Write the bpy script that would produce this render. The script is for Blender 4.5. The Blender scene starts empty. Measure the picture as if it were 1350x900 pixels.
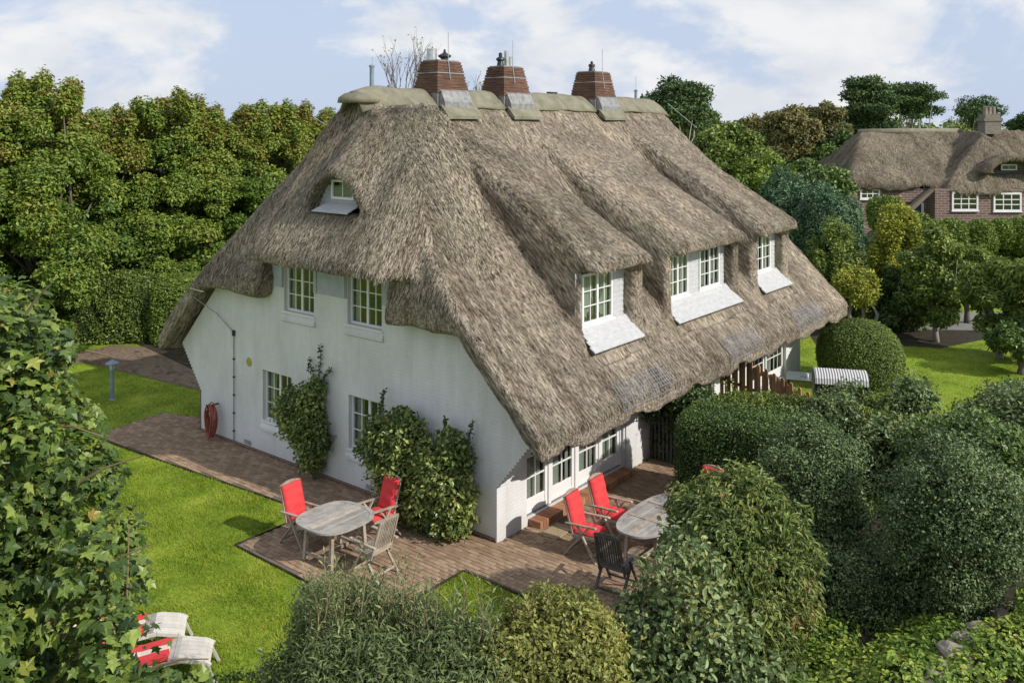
import bpy, bmesh, math, random
import numpy as np
from mathutils import Vector, Matrix
from mathutils.geometry import tessellate_polygon

rad = math.radians
random.seed(7)
RNG = np.random.default_rng(11)
scene = bpy.context.scene
COL = scene.collection

# ------------------------------------------------------------------ camera
CAM_H = 8.0
FPX = 1190.0            # focal length in pixels of a 1350 wide picture
HOR = 165.0             # horizon row
cam_data = bpy.data.cameras.new("camera")
cam = bpy.data.objects.new("camera", cam_data)
COL.objects.link(cam)
cam.location = (0, 0, CAM_H)
cam.rotation_euler = (rad(90), 0, 0)
cam_data.sensor_width = 36
cam_data.lens = 36 * FPX / 1350
cam_data.shift_y = -(450 - HOR) / 1350
cam_data.clip_start = 0.1
cam_data.clip_end = 3000
scene.camera = cam

# ------------------------------------------------------------------ sky and sun
SUN_DIR = Vector((0.853, -0.521, 0)).normalized()
SUN_EL = rad(34)
world = bpy.data.worlds.new("World")
scene.world = world
world.use_nodes = True
wn = world.node_tree
wn.nodes.clear()
W = wn.nodes.new
wl = wn.links.new
wout = W('ShaderNodeOutputWorld')
wbg = W('ShaderNodeBackground')
wbg.inputs[1].default_value = 0.091
sky = W('ShaderNodeTexSky')
sky.sky_type = 'NISHITA'
sky.sun_disc = False
sky.sun_elevation = SUN_EL
sky.sun_rotation = math.atan2(SUN_DIR.x, SUN_DIR.y)
sky.air_density = 1.0
sky.dust_density = 1.5
sky.ozone_density = 1.0
tc = W('ShaderNodeTexCoord')
sep = W('ShaderNodeSeparateXYZ')
wl(tc.outputs['Generated'], sep.inputs[0])


def wmath(op, a, b=None, clamp=False):
    n = W('ShaderNodeMath')
    n.operation = op
    n.use_clamp = clamp
    for i, v in enumerate((a, b)):
        if v is None:
            continue
        if isinstance(v, (int, float)):
            n.inputs[i].default_value = v
        else:
            wl(v, n.inputs[i])
    return n.outputs[0]


zz = wmath('ADD', wmath('MAXIMUM', sep.outputs[2], 0.0), 0.34)
cx = wmath('DIVIDE', sep.outputs[0], zz)
cy = wmath('DIVIDE', sep.outputs[1], zz)
cmb = W('ShaderNodeCombineXYZ')
wl(sep.outputs[0], cmb.inputs[0])
wl(sep.outputs[1], cmb.inputs[1])
wl(wmath('MULTIPLY', sep.outputs[2], 1.9), cmb.inputs[2])
cn = W('ShaderNodeTexNoise')
cn.inputs['Scale'].default_value = 4.4
cn.inputs['Detail'].default_value = 9
cn.inputs['Roughness'].default_value = 0.56
cn.inputs['Distortion'].default_value = 0.25
wl(cmb.outputs[0], cn.inputs['Vector'])
cr = W('ShaderNodeMapRange')
cr.interpolation_type = 'SMOOTHSTEP'
cr.inputs[1].default_value = 0.45
cr.inputs[2].default_value = 0.57
wl(cn.outputs[0], cr.inputs[0])
cn2 = W('ShaderNodeTexNoise')
cn2.inputs['Scale'].default_value = 11
cn2.inputs['Detail'].default_value = 6
wl(cmb.outputs[0], cn2.inputs['Vector'])
ccol = W('ShaderNodeMixRGB')
ccol.inputs[1].default_value = (8.2, 8.5, 9.0, 1)
ccol.inputs[2].default_value = (10.0, 10.0, 10.0, 1)
cr2 = W('ShaderNodeMapRange')
cr2.inputs[1].default_value = 0.35
cr2.inputs[2].default_value = 0.6
wl(cn2.outputs[0], cr2.inputs[0])
wl(cr2.outputs[0], ccol.inputs[0])
thin = W('ShaderNodeMixRGB')           # thin high veil over the blue
thin.inputs[0].default_value = 0.86
thin.inputs[2].default_value = (6.5, 7.6, 9.8, 1)
wl(sky.outputs[0], thin.inputs[1])
cmix = W('ShaderNodeMixRGB')
wl(wmath('MULTIPLY', cr.outputs[0], 0.93), cmix.inputs[0])
wl(thin.outputs[0], cmix.inputs[1])
wl(ccol.outputs[0], cmix.inputs[2])
wl(cmix.outputs[0], wbg.inputs[0])
wl(wbg.outputs[0], wout.inputs[0])

sd = bpy.data.lights.new("sun", 'SUN')
sd.energy = 4.5
sd.angle = rad(0.53)
sd.color = (1.0, 0.94, 0.87)
sun = bpy.data.objects.new("sun", sd)
COL.objects.link(sun)
sv = Vector((SUN_DIR.x * math.cos(SUN_EL), SUN_DIR.y * math.cos(SUN_EL), math.sin(SUN_EL)))
sun.rotation_euler = sv.to_track_quat('Z', 'Y').to_euler()
sun.location = (30, -20, 40)

scene.view_settings.view_transform = 'Standard'
scene.view_settings.look = 'None'
scene.view_settings.exposure = 0.0
scene.view_settings.gamma = 1.0
scene.cycles.max_bounces = 6
scene.cycles.transparent_max_bounces = 8

# ------------------------------------------------------------------ frames of reference
TH = math.atan2(1190, 961)
AX = (math.cos(TH), math.sin(TH))      # along the garden front
BX = (-AX[1], AX[0])                   # along the gable
C0 = (-0.29, 17.25)


def W2(a, b, z=0.0):
    return Vector((C0[0] + a * AX[0] + b * BX[0], C0[1] + a * AX[1] + b * BX[1], z))


def P(x, y, d):
    """point seen at photo pixel (x, y) that stands d metres in front of the camera"""
    return Vector(((x - 675) / FPX * d, d, CAM_H - (y - HOR) / FPX * d))


def PZ(x, y, z=0.0):
    d = FPX * (CAM_H - z) / (y - HOR)
    return Vector(((x - 675) / FPX * d, d, z))


# ------------------------------------------------------------------ materials
def mat_new(name):
    m = bpy.data.materials.new(name)
    m.use_nodes = True
    nt = m.node_tree
    b = nt.nodes['Principled BSDF']
    return m, nt, b


def nn(nt, t, **k):
    n = nt.nodes.new(t)
    for a, v in k.items():
        setattr(n, a, v)
    return n


def noise(nt, vec, scale, detail=4, rough=0.55, dist=0.0):
    n = nn(nt, 'ShaderNodeTexNoise')
    n.inputs['Scale'].default_value = scale
    n.inputs['Detail'].default_value = detail
    n.inputs['Roughness'].default_value = rough
    n.inputs['Distortion'].default_value = dist
    if vec is not None:
        nt.links.new(vec, n.inputs['Vector'])
    return n.outputs[0]


def ramp(nt, fac, stops):
    r = nn(nt, 'ShaderNodeValToRGB')
    el = r.color_ramp.elements
    while len(el) < len(stops):
        el.new(0.5)
    for e, (p, c) in zip(el, stops):
        e.position = p
        e.color = (c[0], c[1], c[2], 1)
    nt.links.new(fac, r.inputs[0])
    return r.outputs[0]


def mmath(nt, op, a, b=None, c=None, clamp=False):
    n = nn(nt, 'ShaderNodeMath', operation=op, use_clamp=clamp)
    for i, v in enumerate((a, b, c)):
        if v is None:
            continue
        if isinstance(v, (int, float)):
            n.inputs[i].default_value = v
        else:
            nt.links.new(v, n.inputs[i])
    return n.outputs[0]


def bump(nt, b, h, strength=0.3, dist=0.02):
    n = nn(nt, 'ShaderNodeBump')
    n.inputs['Strength'].default_value = strength
    n.inputs['Distance'].default_value = dist
    nt.links.new(h, n.inputs['Height'])
    nt.links.new(n.outputs[0], b.inputs['Normal'])


def objco(nt):
    return nn(nt, 'ShaderNodeTexCoord').outputs['Object']


def scaled(nt, vec, s):
    n = nn(nt, 'ShaderNodeMapping')
    n.inputs['Scale'].default_value = s
    nt.links.new(vec, n.inputs['Vector'])
    return n.outputs[0]


def mat_noisy(name, c1, c2, scale=6, rough=0.8, bs=0.2, bscale=60, spec=0.3, metal=0, stretch=None, rnd=0.0):
    m, nt, b = mat_new(name)
    v = objco(nt)
    if stretch:
        v = scaled(nt, v, stretch)
    f = noise(nt, v, scale, 5, 0.6)
    if rnd:
        oi = nn(nt, 'ShaderNodeObjectInfo')
        at = nn(nt, 'ShaderNodeAttribute', attribute_name='tint')
        r = mmath(nt, 'ADD', mmath(nt, 'MULTIPLY', mmath(nt, 'SUBTRACT', oi.outputs['Random'], 0.5), rnd),
                  mmath(nt, 'MULTIPLY', at.outputs['Fac'], rnd))
        f = mmath(nt, 'ADD', f, r)
    c = ramp(nt, f, [(0.3, c1), (0.7, c2)])
    nt.links.new(c, b.inputs['Base Color'])
    b.inputs['Roughness'].default_value = rough
    b.inputs['Metallic'].default_value = metal
    b.inputs['Specular IOR Level'].default_value = spec
    if bs:
        bump(nt, b, noise(nt, v, bscale, 3), bs, 0.01)
    return m


def mat_leaf(name, dark, mid, light, autumn=None, rough=0.42, trans=0.3, spec=0.35):
    """tint attribute (per leaf) picks the leaf's own colour; Object random does so for single leaf objects"""
    m, nt, b = mat_new(name)
    g = 1.36
    trans *= 0.75
    dark, mid, light = [tuple(min(.45, c * g * q) for c in k) for k, q in ((dark, .72), (mid, 1.0), (light, 1.45))]
    at = nn(nt, 'ShaderNodeAttribute', attribute_name='tint')
    oi = nn(nt, 'ShaderNodeObjectInfo')
    isleaf = nn(nt, 'ShaderNodeAttribute', attribute_name='single', attribute_type='OBJECT')
    f = mmath(nt, 'ADD', at.outputs['Fac'], mmath(nt, 'MULTIPLY', oi.outputs['Random'], isleaf.outputs['Fac']))
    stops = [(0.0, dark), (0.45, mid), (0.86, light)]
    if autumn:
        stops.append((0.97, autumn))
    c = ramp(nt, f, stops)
    # fine blotches
    v = objco(nt)
    n = noise(nt, v, 30, 2)
    mx = nn(nt, 'ShaderNodeMixRGB', blend_type='MULTIPLY')
    mx.inputs[0].default_value = 0.5
    nt.links.new(c, mx.inputs[1])
    nt.links.new(ramp(nt, n, [(0.3, (0.6, 0.6, 0.6)), (0.7, (1.25, 1.25, 1.2))]), mx.inputs[2])
    c = mx.outputs[0]
    nt.links.new(c, b.inputs['Base Color'])
    b.inputs['Roughness'].default_value = rough
    b.inputs['Specular IOR Level'].default_value = spec
    tr = nn(nt, 'ShaderNodeBsdfTranslucent')
    nt.links.new(c, tr.inputs[0])
    ms = nn(nt, 'ShaderNodeMixShader')
    ms.inputs[0].default_value = trans
    nt.links.new(b.outputs[0], ms.inputs[1])
    nt.links.new(tr.outputs[0], ms.inputs[2])
    out = [x for x in nt.nodes if x.type == 'OUTPUT_MATERIAL'][0]
    nt.links.new(ms.outputs[0], out.inputs[0])
    return m


def mat_thatch(name, c1, c2, c3, attr='straw'):
    m, nt, b = mat_new(name)
    at = nn(nt, 'ShaderNodeAttribute', attribute_name=attr)
    ti = nn(nt, 'ShaderNodeAttribute', attribute_name='tint')
    v1 = scaled(nt, at.outputs['Vector'], (1, 1, 0.1))
    v2 = scaled(nt, at.outputs['Vector'], (1, 1, 0.22))
    fine = noise(nt, v1, 46, 3, 0.65)
    mid = noise(nt, v2, 19, 5, 0.7)
    big = noise(nt, objco(nt), 0.55, 4, 0.6)
    f = mmath(nt, 'ADD', mmath(nt, 'MULTIPLY', fine, 0.45), mmath(nt, 'MULTIPLY', mid, 0.55))
    f = mmath(nt, 'ADD', f, ti.outputs['Fac'])
    col = ramp(nt, f, [(0.37, c1), (0.49, c2), (0.61, c3)])
    mx = nn(nt, 'ShaderNodeMixRGB', blend_type='MULTIPLY')
    mx.inputs[0].default_value = 1
    nt.links.new(col, mx.inputs[1])
    nt.links.new(ramp(nt, big, [(0.32, (0.74, 0.71, 0.68)), (0.5, (1, 0.97, 0.93)), (0.7, (1.2, 1.15, 1.06))]), mx.inputs[2])
    # weather streaks that follow the fall of the reed
    stk = noise(nt, scaled(nt, at.outputs['Vector'], (1, 1, 0.07)), 1.9, 5, 0.62)
    ms_ = nn(nt, 'ShaderNodeMixRGB', blend_type='MULTIPLY')
    ms_.inputs[0].default_value = 1
    nt.links.new(mx.outputs[0], ms_.inputs[1])
    nt.links.new(ramp(nt, stk, [(0.36, (0.66, 0.62, 0.58)), (0.5, (0.95, 0.94, 0.92)), (0.62, (1.08, 1.06, 1.03))]), ms_.inputs[2])
    mx = ms_
    # greenish lichen bloom in places
    lich = noise(nt, scaled(nt, objco(nt), (1, 1, 0.6)), 1.1, 5, 0.7)
    mg = nn(nt, 'ShaderNodeMixRGB')
    nt.links.new(mmath(nt, 'MULTIPLY', mmath(nt, 'SUBTRACT', lich, 0.52, clamp=True), 2.4, clamp=True), mg.inputs[0])
    nt.links.new(mx.outputs[0], mg.inputs[1])
    mg.inputs[2].default_value = (c2[0] * 0.95, c2[1] * 1.04, c2[2] * 0.85, 1)
    nt.links.new(mg.outputs[0], b.inputs['Base Color'])
    b.inputs['Roughness'].default_value = 0.95
    b.inputs['Specular IOR Level'].default_value = 0.1
    bump(nt, b, f, 1.0, 0.11)
    return m


def mat_glass(name, tint=(0.5, 0.55, 0.5), refl=1.0):
    m, nt, b = mat_new(name)
    nt.nodes.remove(b)
    out = [x for x in nt.nodes if x.type == 'OUTPUT_MATERIAL'][0]
    g = nn(nt, 'ShaderNodeBsdfGlossy')
    g.inputs['Roughness'].default_value = 0.02
    t = nn(nt, 'ShaderNodeBsdfTransparent')
    t.inputs[0].default_value = (*tint, 1)
    lw = nn(nt, 'ShaderNodeFresnel')
    lw.inputs[0].default_value = 1.6
    geo = objco(nt)
    bp = nn(nt, 'ShaderNodeBump')
    bp.inputs['Strength'].default_value = 0.25
    bp.inputs['Distance'].default_value = 0.01
    nt.links.new(noise(nt, geo, 2.5, 2), bp.inputs['Height'])
    nt.links.new(bp.outputs[0], g.inputs['Normal'])
    ms = nn(nt, 'ShaderNodeMixShader')
    front = mmath(nt, 'SUBTRACT', 1.0, nn(nt, 'ShaderNodeNewGeometry').outputs['Backfacing'])
    nt.links.new(mmath(nt, 'MULTIPLY', mmath(nt, 'MULTIPLY_ADD', lw.outputs[0], 1.3 * refl, 0.08 * refl, clamp=True), front), ms.inputs[0])
    nt.links.new(t.outputs[0], ms.inputs[1])
    nt.links.new(g.outputs[0], ms.inputs[2])
    nt.links.new(ms.outputs[0], out.inputs[0])
    return m


def mat_brickwall(name, c1, c2, mortar, scale_w=0.25, row=0.075, axis='gable', bs=0.5, ms=0.012, rough=0.75, grime=0.0):
    m, nt, b = mat_new(name)
    tcn = objco(nt)
    sp = nn(nt, 'ShaderNodeSeparateXYZ')
    nt.links.new(tcn, sp.inputs[0])
    cb = nn(nt, 'ShaderNodeCombineXYZ')
    nt.links.new(mmath(nt, 'ADD', sp.outputs[0], sp.outputs[1]), cb.inputs[0])
    nt.links.new(sp.outputs[2], cb.inputs[1])
    br = nn(nt, 'ShaderNodeTexBrick')
    br.inputs['Scale'].default_value = 1
    br.inputs['Brick Width'].default_value = scale_w
    br.inputs['Row Height'].default_value = row
    br.inputs['Mortar Size'].default_value = ms
    br.inputs['Mortar Smooth'].default_value = 0.4
    br.inputs['Color1'].default_value = (*c1, 1)
    br.inputs['Color2'].default_value = (*c2, 1)
    br.inputs['Mortar'].default_value = (*mortar, 1)
    nt.links.new(cb.outputs[0], br.inputs['Vector'])
    mx = nn(nt, 'ShaderNodeMixRGB', blend_type='MULTIPLY')
    mx.inputs[0].default_value = 1
    nt.links.new(br.outputs[0], mx.inputs[1])
    g = noise(nt, scaled(nt, tcn, (1, 1, 0.35)), 1.6, 6, 0.65)
    lo = 1 - 0.25 * grime
    nt.links.new(ramp(nt, g, [(0.3, (lo, lo, lo * 0.98)), (0.6, (1, 1, 1))]), mx.inputs[2])
    base_c = mx.outputs[0]
    if name.startswith('white'):
        dn_ = noise(nt, scaled(nt, tcn, (1, 1, .5)), 3.5, 5, 0.7)
        low = mmath(nt, 'SUBTRACT', 1.0, mmath(nt, 'MULTIPLY', sp.outputs[2], 2.2), clamp=True)
        run = noise(nt, scaled(nt, tcn, (1, 1, .06)), 5, 4, 0.6)
        k = mmath(nt, 'ADD', mmath(nt, 'MULTIPLY', mmath(nt, 'MULTIPLY', low, dn_), 0.75), mmath(nt, 'MULTIPLY', mmath(nt, 'SUBTRACT', run, 0.55, clamp=True), 1.1), clamp=True)
        md_ = nn(nt, 'ShaderNodeMixRGB')
        nt.links.new(k, md_.inputs[0])
        nt.links.new(base_c, md_.inputs[1])
        md_.inputs[2].default_value = (.40, .39, .34, 1)
        base_c = md_.outputs[0]
    nt.links.new(base_c, b.inputs['Base Color'])
    b.inputs['Roughness'].default_value = rough
    b.inputs['Specular IOR Level'].default_value = 0.25
    h = mmath(nt, 'SUBTRACT', noise(nt, tcn, 25, 3), mmath(nt, 'MULTIPLY', br.outputs['Fac'], 0.7))
    bump(nt, b, h, bs, 0.012)
    return m


M = {}
M['white_brick'] = mat_brickwall('white_painted_brick', (0.69, 0.69, 0.69), (0.67, 0.67, 0.67), (0.65, 0.65, 0.65), 0.24, 0.073, bs=0.22, grime=0.75)
M['dark_brick'] = mat_brickwall('dark_red_brick', (0.115, 0.062, 0.048), (0.17, 0.095, 0.075), (0.22, 0.2, 0.185), 0.24, 0.08, bs=0.5)
M['chim_brick'] = mat_brickwall('chimney_brick', (0.235, 0.112, 0.072), (0.13, 0.066, 0.048), (0.12, 0.095, 0.078), 0.2, 0.073, bs=0.8, grime=1.4)
M['chim_grey'] = mat_brickwall('grey_brown_brick', (0.20, 0.175, 0.14), (0.14, 0.125, 0.10), (0.24, 0.22, 0.19), 0.3, 0.1, bs=0.4, ms=0.015)
M['house_brick2'] = mat_brickwall('brown_brick', (0.20, 0.115, 0.085), (0.13, 0.085, 0.07), (0.30, 0.27, 0.25), 0.42, 0.14, bs=0.3, ms=0.02)
M['thatch'] = mat_thatch('reed_thatch', (0.046, 0.041, 0.033), (0.272, 0.242, 0.200), (0.67, 0.60, 0.50))
M['thatch2'] = mat_thatch('old_reed_thatch', (0.07, 0.062, 0.050), (0.185, 0.162, 0.13), (0.34, 0.30, 0.235))
M['felt'] = mat_noisy('olive_ridge_felt', (0.135, 0.13, 0.09), (0.25, 0.235, 0.17), 3, 0.85, 0.3, 30)
M['lead'] = mat_noisy('lead_flashing', (0.17, 0.172, 0.175), (0.34, 0.34, 0.33), 8, 0.5, 0.3, 20, spec=0.5, metal=0.3)
M['white'] = mat_noisy('white_gloss_paint', (0.70, 0.70, 0.69), (0.76, 0.76, 0.75), 3, 0.4, 0.05, 20, spec=0.5)
M['shiplap'] = mat_noisy('pale_grey_board_paint', (0.36, 0.385, 0.42), (0.45, 0.47, 0.50), 6, 0.6, 0.1, 40)
M['board_white'] = mat_noisy('weathered_white_board', (0.40, 0.41, 0.42), (0.52, 0.525, 0.53), 6, 0.6, 0.15, 30, stretch=(1, 1, 3))
M['glass'] = mat_glass('window_glass', (0.72, 0.76, 0.73), 0.75)
M['curtain'] = mat_noisy('net_curtain', (0.62, 0.62, 0.58), (0.75, 0.75, 0.71), 10, 0.9, 0.2, 20, stretch=(6, 6, 0.2))
M['interior'] = mat_noisy('room_wall', (0.16, 0.15, 0.13), (0.22, 0.2, 0.17), 2, 0.9, 0)
M['interior_dark'] = mat_noisy('painted_unlit_room', (0.02, 0.022, 0.025), (0.05, 0.052, 0.055), 2, 0.9, 0)  # darkness of a room put into the colour
M['metal_dark'] = mat_noisy('dark_metal', (0.03, 0.03, 0.035), (0.07, 0.07, 0.075), 10, 0.5, 0.1, 50, spec=0.5, metal=0.6)
M['metal_light'] = mat_noisy('galvanised_metal', (0.42, 0.43, 0.44), (0.62, 0.63, 0.64), 10, 0.35, 0.1, 50, spec=0.5, metal=0.7)
M['wire'] = mat_noisy('galvanised_wire', (0.22, 0.23, 0.25), (0.36, 0.37, 0.39), 10, 0.5, 0, 50, metal=0.4)
M['teak'] = mat_noisy('weathered_teak', (0.27, 0.22, 0.165), (0.47, 0.41, 0.33), 5, 0.75, 0.3, 30, stretch=(2, 2, 2), rnd=0.3)
M['teak_grey'] = mat_noisy('silvered_teak', (0.235, 0.22, 0.20), (0.40, 0.38, 0.345), 5, 0.7, 0.3, 30, rnd=0.35)
M['teak_dark'] = mat_noisy('dark_weathered_teak', (0.06, 0.055, 0.05), (0.12, 0.11, 0.10), 5, 0.75, 0.3, 30, rnd=0.3)
M['red'] = mat_noisy('red_cushion_fabric', (0.56, 0.045, 0.05), (0.66, 0.07, 0.072), 4, 0.9, 0.35, 90, spec=0.15)
M['whitewood'] = mat_noisy('bleached_wood', (0.45, 0.42, 0.37), (0.62, 0.59, 0.53), 5, 0.75, 0.2, 30, rnd=0.2)
M['cream'] = mat_noisy('cream_fabric', (0.55, 0.5, 0.42), (0.66, 0.61, 0.53), 5, 0.9, 0.2, 60)
M['paver'] = mat_noisy('clay_paver', (0.25, 0.168, 0.108), (0.37, 0.262, 0.175), 3.5, 0.9, 0.4, 70, rnd=0.45)
M['paver_dark'] = mat_noisy('dark_brown_paver', (0.085, 0.065, 0.045), (0.20, 0.145, 0.10), 1.5, 0.95, 0.4, 70, rnd=0.45)  # darker, browner paver tone for the back path
M['joint'] = mat_noisy('sandy_joint_fill', (0.12, 0.095, 0.07), (0.2, 0.165, 0.125), 5, 0.95, 0.3, 60)
M['stepbrick'] = mat_noisy('orange_step_brick', (0.27, 0.115, 0.06), (0.40, 0.20, 0.11), 5, 0.85, 0.4, 60, rnd=0.6)
M['soil'] = mat_noisy('dark_soil', (0.020, 0.018, 0.011), (0.055, 0.045, 0.028), 3, 0.95, 0.8, 25)
M['asphalt'] = mat_noisy('pale_asphalt', (0.17, 0.165, 0.155), (0.25, 0.24, 0.225), 3, 0.9, 0.2, 80)
M['lamp_glass'] = mat_noisy('frosted_lamp_glass', (0.45, 0.5, 0.55), (0.55, 0.6, 0.64), 5, 0.25, 0, spec=0.6)
M['lamp_metal'] = mat_noisy('blue_grey_painted_metal', (0.16, 0.20, 0.26), (0.24, 0.29, 0.35), 6, 0.5, 0.1, 40, spec=0.4)
M['hose'] = mat_noisy('terracotta_rubber', (0.26, 0.07, 0.05), (0.40, 0.13, 0.09), 12, 0.55, 0.1, 50)
M['yellow'] = mat_noisy('mustard_enamel', (0.34, 0.30, 0.05), (0.42, 0.38, 0.08), 5, 0.5, 0)
M['fence_wood'] = mat_noisy('orange_brown_larch', (0.24, 0.12, 0.055), (0.42, 0.25, 0.13), 4, 0.8, 0.3, 30, stretch=(5, 5, 1), rnd=0.5)
M['fence_dark'] = mat_noisy('blackish_green_paint', (0.05, 0.055, 0.05), (0.10, 0.105, 0.095), 6, 0.7, 0.2, 30)
M['bark'] = mat_noisy('grey_bark', (0.07, 0.058, 0.045), (0.19, 0.165, 0.135), 5, 0.95, 0.8, 14, stretch=(1, 1, 0.25))
M['bark_pale'] = mat_noisy('pale_bark', (0.22, 0.20, 0.17), (0.40, 0.37, 0.32), 6, 0.9, 0.5, 14, stretch=(1, 1, 0.25))
M['twig'] = mat_noisy('pinkish_twig', (0.17, 0.125, 0.07), (0.30, 0.23, 0.13), 6, 0.8, 0.1, 30)
M['stone'] = mat_noisy('field_boulder', (0.17, 0.145, 0.12), (0.36, 0.31, 0.255), 2.2, 0.9, 0.6, 10)
M['mat'] = mat_noisy('coir_doormat', (0.10, 0.075, 0.05), (0.17, 0.13, 0.08), 40, 0.98, 0.6, 120)
M['mat_light'] = mat_noisy('pale_coir_doormat', (0.30, 0.23, 0.14), (0.40, 0.31, 0.2), 40, 0.98, 0.6, 120)
M['wicker'] = mat_noisy('grey_wicker', (0.10, 0.095, 0.09), (0.2, 0.19, 0.175), 30, 0.7, 0.6, 80)
M['smoke_glass'] = mat_noisy('smoked_table_glass', (0.12, 0.15, 0.16), (0.19, 0.22, 0.23), 1.5, 0.15, 0, spec=0.7)

# leaves
M['lf_syc'] = mat_leaf('sycamore_leaf', (0.016, 0.040, 0.010), (0.058, 0.098, 0.020), (0.135, 0.175, 0.036), (0.34, 0.26, 0.06), 0.42, 0.3)
M['lf_wall'] = mat_leaf('hornbeam_leaf', (0.052, 0.100, 0.018), (0.092, 0.152, 0.024), (0.155, 0.190, 0.030), (0.19, 0.125, 0.032), 0.45, 0.32)
M['lf_hedge'] = mat_leaf('privet_leaf', (0.026, 0.056, 0.014), (0.056, 0.100, 0.024), (0.115, 0.165, 0.040), None, 0.42, 0.22)
M['lf_hedgeY'] = mat_leaf('yellow_privet_leaf', (0.06, 0.105, 0.018), (0.11, 0.165, 0.026), (0.17, 0.22, 0.038), None, 0.45, 0.3)  # lighter, yellower leaf colour than plain privet
M['lf_dark'] = mat_leaf('yew_leaf', (0.022, 0.046, 0.016), (0.052, 0.088, 0.030), (0.115, 0.155, 0.062), None, 0.45, 0.15, 0.3)
M['lf_willow'] = mat_leaf('olive_grey_leaf', (0.045, 0.070, 0.024), (0.095, 0.128, 0.046), (0.165, 0.19, 0.078), (0.27, 0.2, 0.12), 0.5, 0.25)
M['lf_olive'] = mat_leaf('olive_yellow_leaf', (0.085, 0.10, 0.026), (0.15, 0.165, 0.04), (0.22, 0.215, 0.055), (0.28, 0.17, 0.07), 0.45, 0.3)
M['lf_grey'] = mat_leaf('grey_green_leaf', (0.034, 0.062, 0.022), (0.078, 0.118, 0.042), (0.155, 0.195, 0.080), (0.26, 0.26, 0.07), 0.42, 0.2, 0.3)
M['lf_cherry'] = mat_leaf('drooping_cherry_leaf', (0.045, 0.074, 0.022), (0.095, 0.132, 0.034), (0.175, 0.20, 0.055), (0.30, 0.17, 0.075), 0.42, 0.3)
M['lf_bright'] = mat_leaf('bright_ground_leaf', (0.05, 0.10, 0.015), (0.10, 0.17, 0.022), (0.19, 0.25, 0.035), (0.26, 0.20, 0.08), 0.5, 0.3)
M['lf_blue'] = mat_leaf('blue_cypress_leaf', (0.022, 0.056, 0.030), (0.050, 0.098, 0.052), (0.110, 0.165, 0.092), None, 0.7, 0.15, 0.15)
M['lf_yellow'] = mat_leaf('golden_cypress_leaf', (0.10, 0.135, 0.016), (0.21, 0.235, 0.024), (0.30, 0.30, 0.035), None, 0.55, 0.25)
M['lf_pine'] = mat_leaf('pine_needle', (0.018, 0.040, 0.015), (0.042, 0.074, 0.026), (0.085, 0.125, 0.042), None, 0.7, 0.12, 0.15)
M['lf_brown'] = mat_leaf('bronze_leaf', (0.060, 0.064, 0.022), (0.110, 0.110, 0.036), (0.175, 0.155, 0.056), (0.20, 0.12, 0.05), 0.5, 0.25)
M['lf_mid'] = mat_leaf('mid_green_leaf', (0.040, 0.072, 0.016), (0.092, 0.135, 0.026), (0.175, 0.21, 0.042), (0.22, 0.17, 0.06), 0.45, 0.28)
M['lf_rose'] = mat_leaf('glossy_climber_leaf', (0.026, 0.052, 0.014), (0.078, 0.115, 0.026), (0.20, 0.225, 0.060), (0.30, 0.27, 0.1), 0.33, 0.2, 0.5)


def mat_grass():
    m, nt, b = mat_new('lawn_grass')
    v = nn(nt, 'ShaderNodeNewGeometry').outputs['Position']
    at = nn(nt, 'ShaderNodeAttribute', attribute_name='tint')
    big = noise(nt, v, 0.8, 7, 0.72)
    fine = noise(nt, v, 9, 4, 0.7)
    f = mmath(nt, 'ADD', mmath(nt, 'MULTIPLY', big, 0.72), mmath(nt, 'MULTIPLY', fine, 0.28))
    f = mmath(nt, 'ADD', f, at.outputs['Fac'])
    c = ramp(nt, f, [(0.34, (0.095, 0.155, 0.014)), (0.50, (0.195, 0.275, 0.024)), (0.66, (0.33, 0.38, 0.05))])
    nt.links.new(c, b.inputs['Base Color'])
    b.inputs['Roughness'].default_value = 0.7
    b.inputs['Specular IOR Level'].default_value = 0.15
    bump(nt, b, noise(nt, v, 30, 4, 0.8), 0.6, 0.03)
    return m


M['grass'] = mat_grass()


# ------------------------------------------------------------------ object helpers
def tag(o, label=None, cat=None, group=None, kind=None):
    if label:
        o['label'] = label
    if cat:
        o['category'] = cat
    if group:
        o['group'] = group
    if kind:
        o['kind'] = kind
    return o


def empty(name, loc=(0, 0, 0), rz=0, label=None, cat=None, group=None):
    o = bpy.data.objects.new(name, None)
    o.empty_display_size = 0.2
    COL.objects.link(o)
    o.location = loc
    o.rotation_euler = (0, 0, rz)
    return tag(o, label, cat, group)


def link_mesh(name, me, mat=None, parent=None):
    if mat and not me.materials:
        me.materials.append(mat)
    o = bpy.data.objects.new(name, me)
    COL.objects.link(o)
    if parent:
        o.parent = parent
    return o


def np_mesh(name, V, Fc, mat=None, parent=None, smooth=False, tint=None, corner_vec=None):
    """V (n,3), Fc (m,k) numpy; one object"""
    V = np.asarray(V, dtype=np.float32)
    Fc = np.asarray(Fc, dtype=np.int32)
    me = bpy.data.meshes.new(name)
    k = Fc.shape[1]
    me.vertices.add(len(V))
    me.vertices.foreach_set('co', V.ravel())
    me.loops.add(Fc.size)
    me.loops.foreach_set('vertex_index', Fc.ravel())
    me.polygons.add(len(Fc))
    me.polygons.foreach_set('loop_start', np.arange(len(Fc), dtype=np.int32) * k)
    me.update(calc_edges=True)
    me.polygons.foreach_set('use_smooth', np.full(len(Fc), bool(smooth)))
    if tint is not None:
        a = me.attributes.new('tint', 'FLOAT', 'POINT')
        a.data.foreach_set('value', np.asarray(tint, dtype=np.float32))
    if corner_vec is not None:
        a = me.attributes.new('straw', 'FLOAT_VECTOR', 'CORNER')
        a.data.foreach_set('vector', np.asarray(corner_vec, dtype=np.float32).ravel())
    return link_mesh(name, me, mat, parent)


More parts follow.
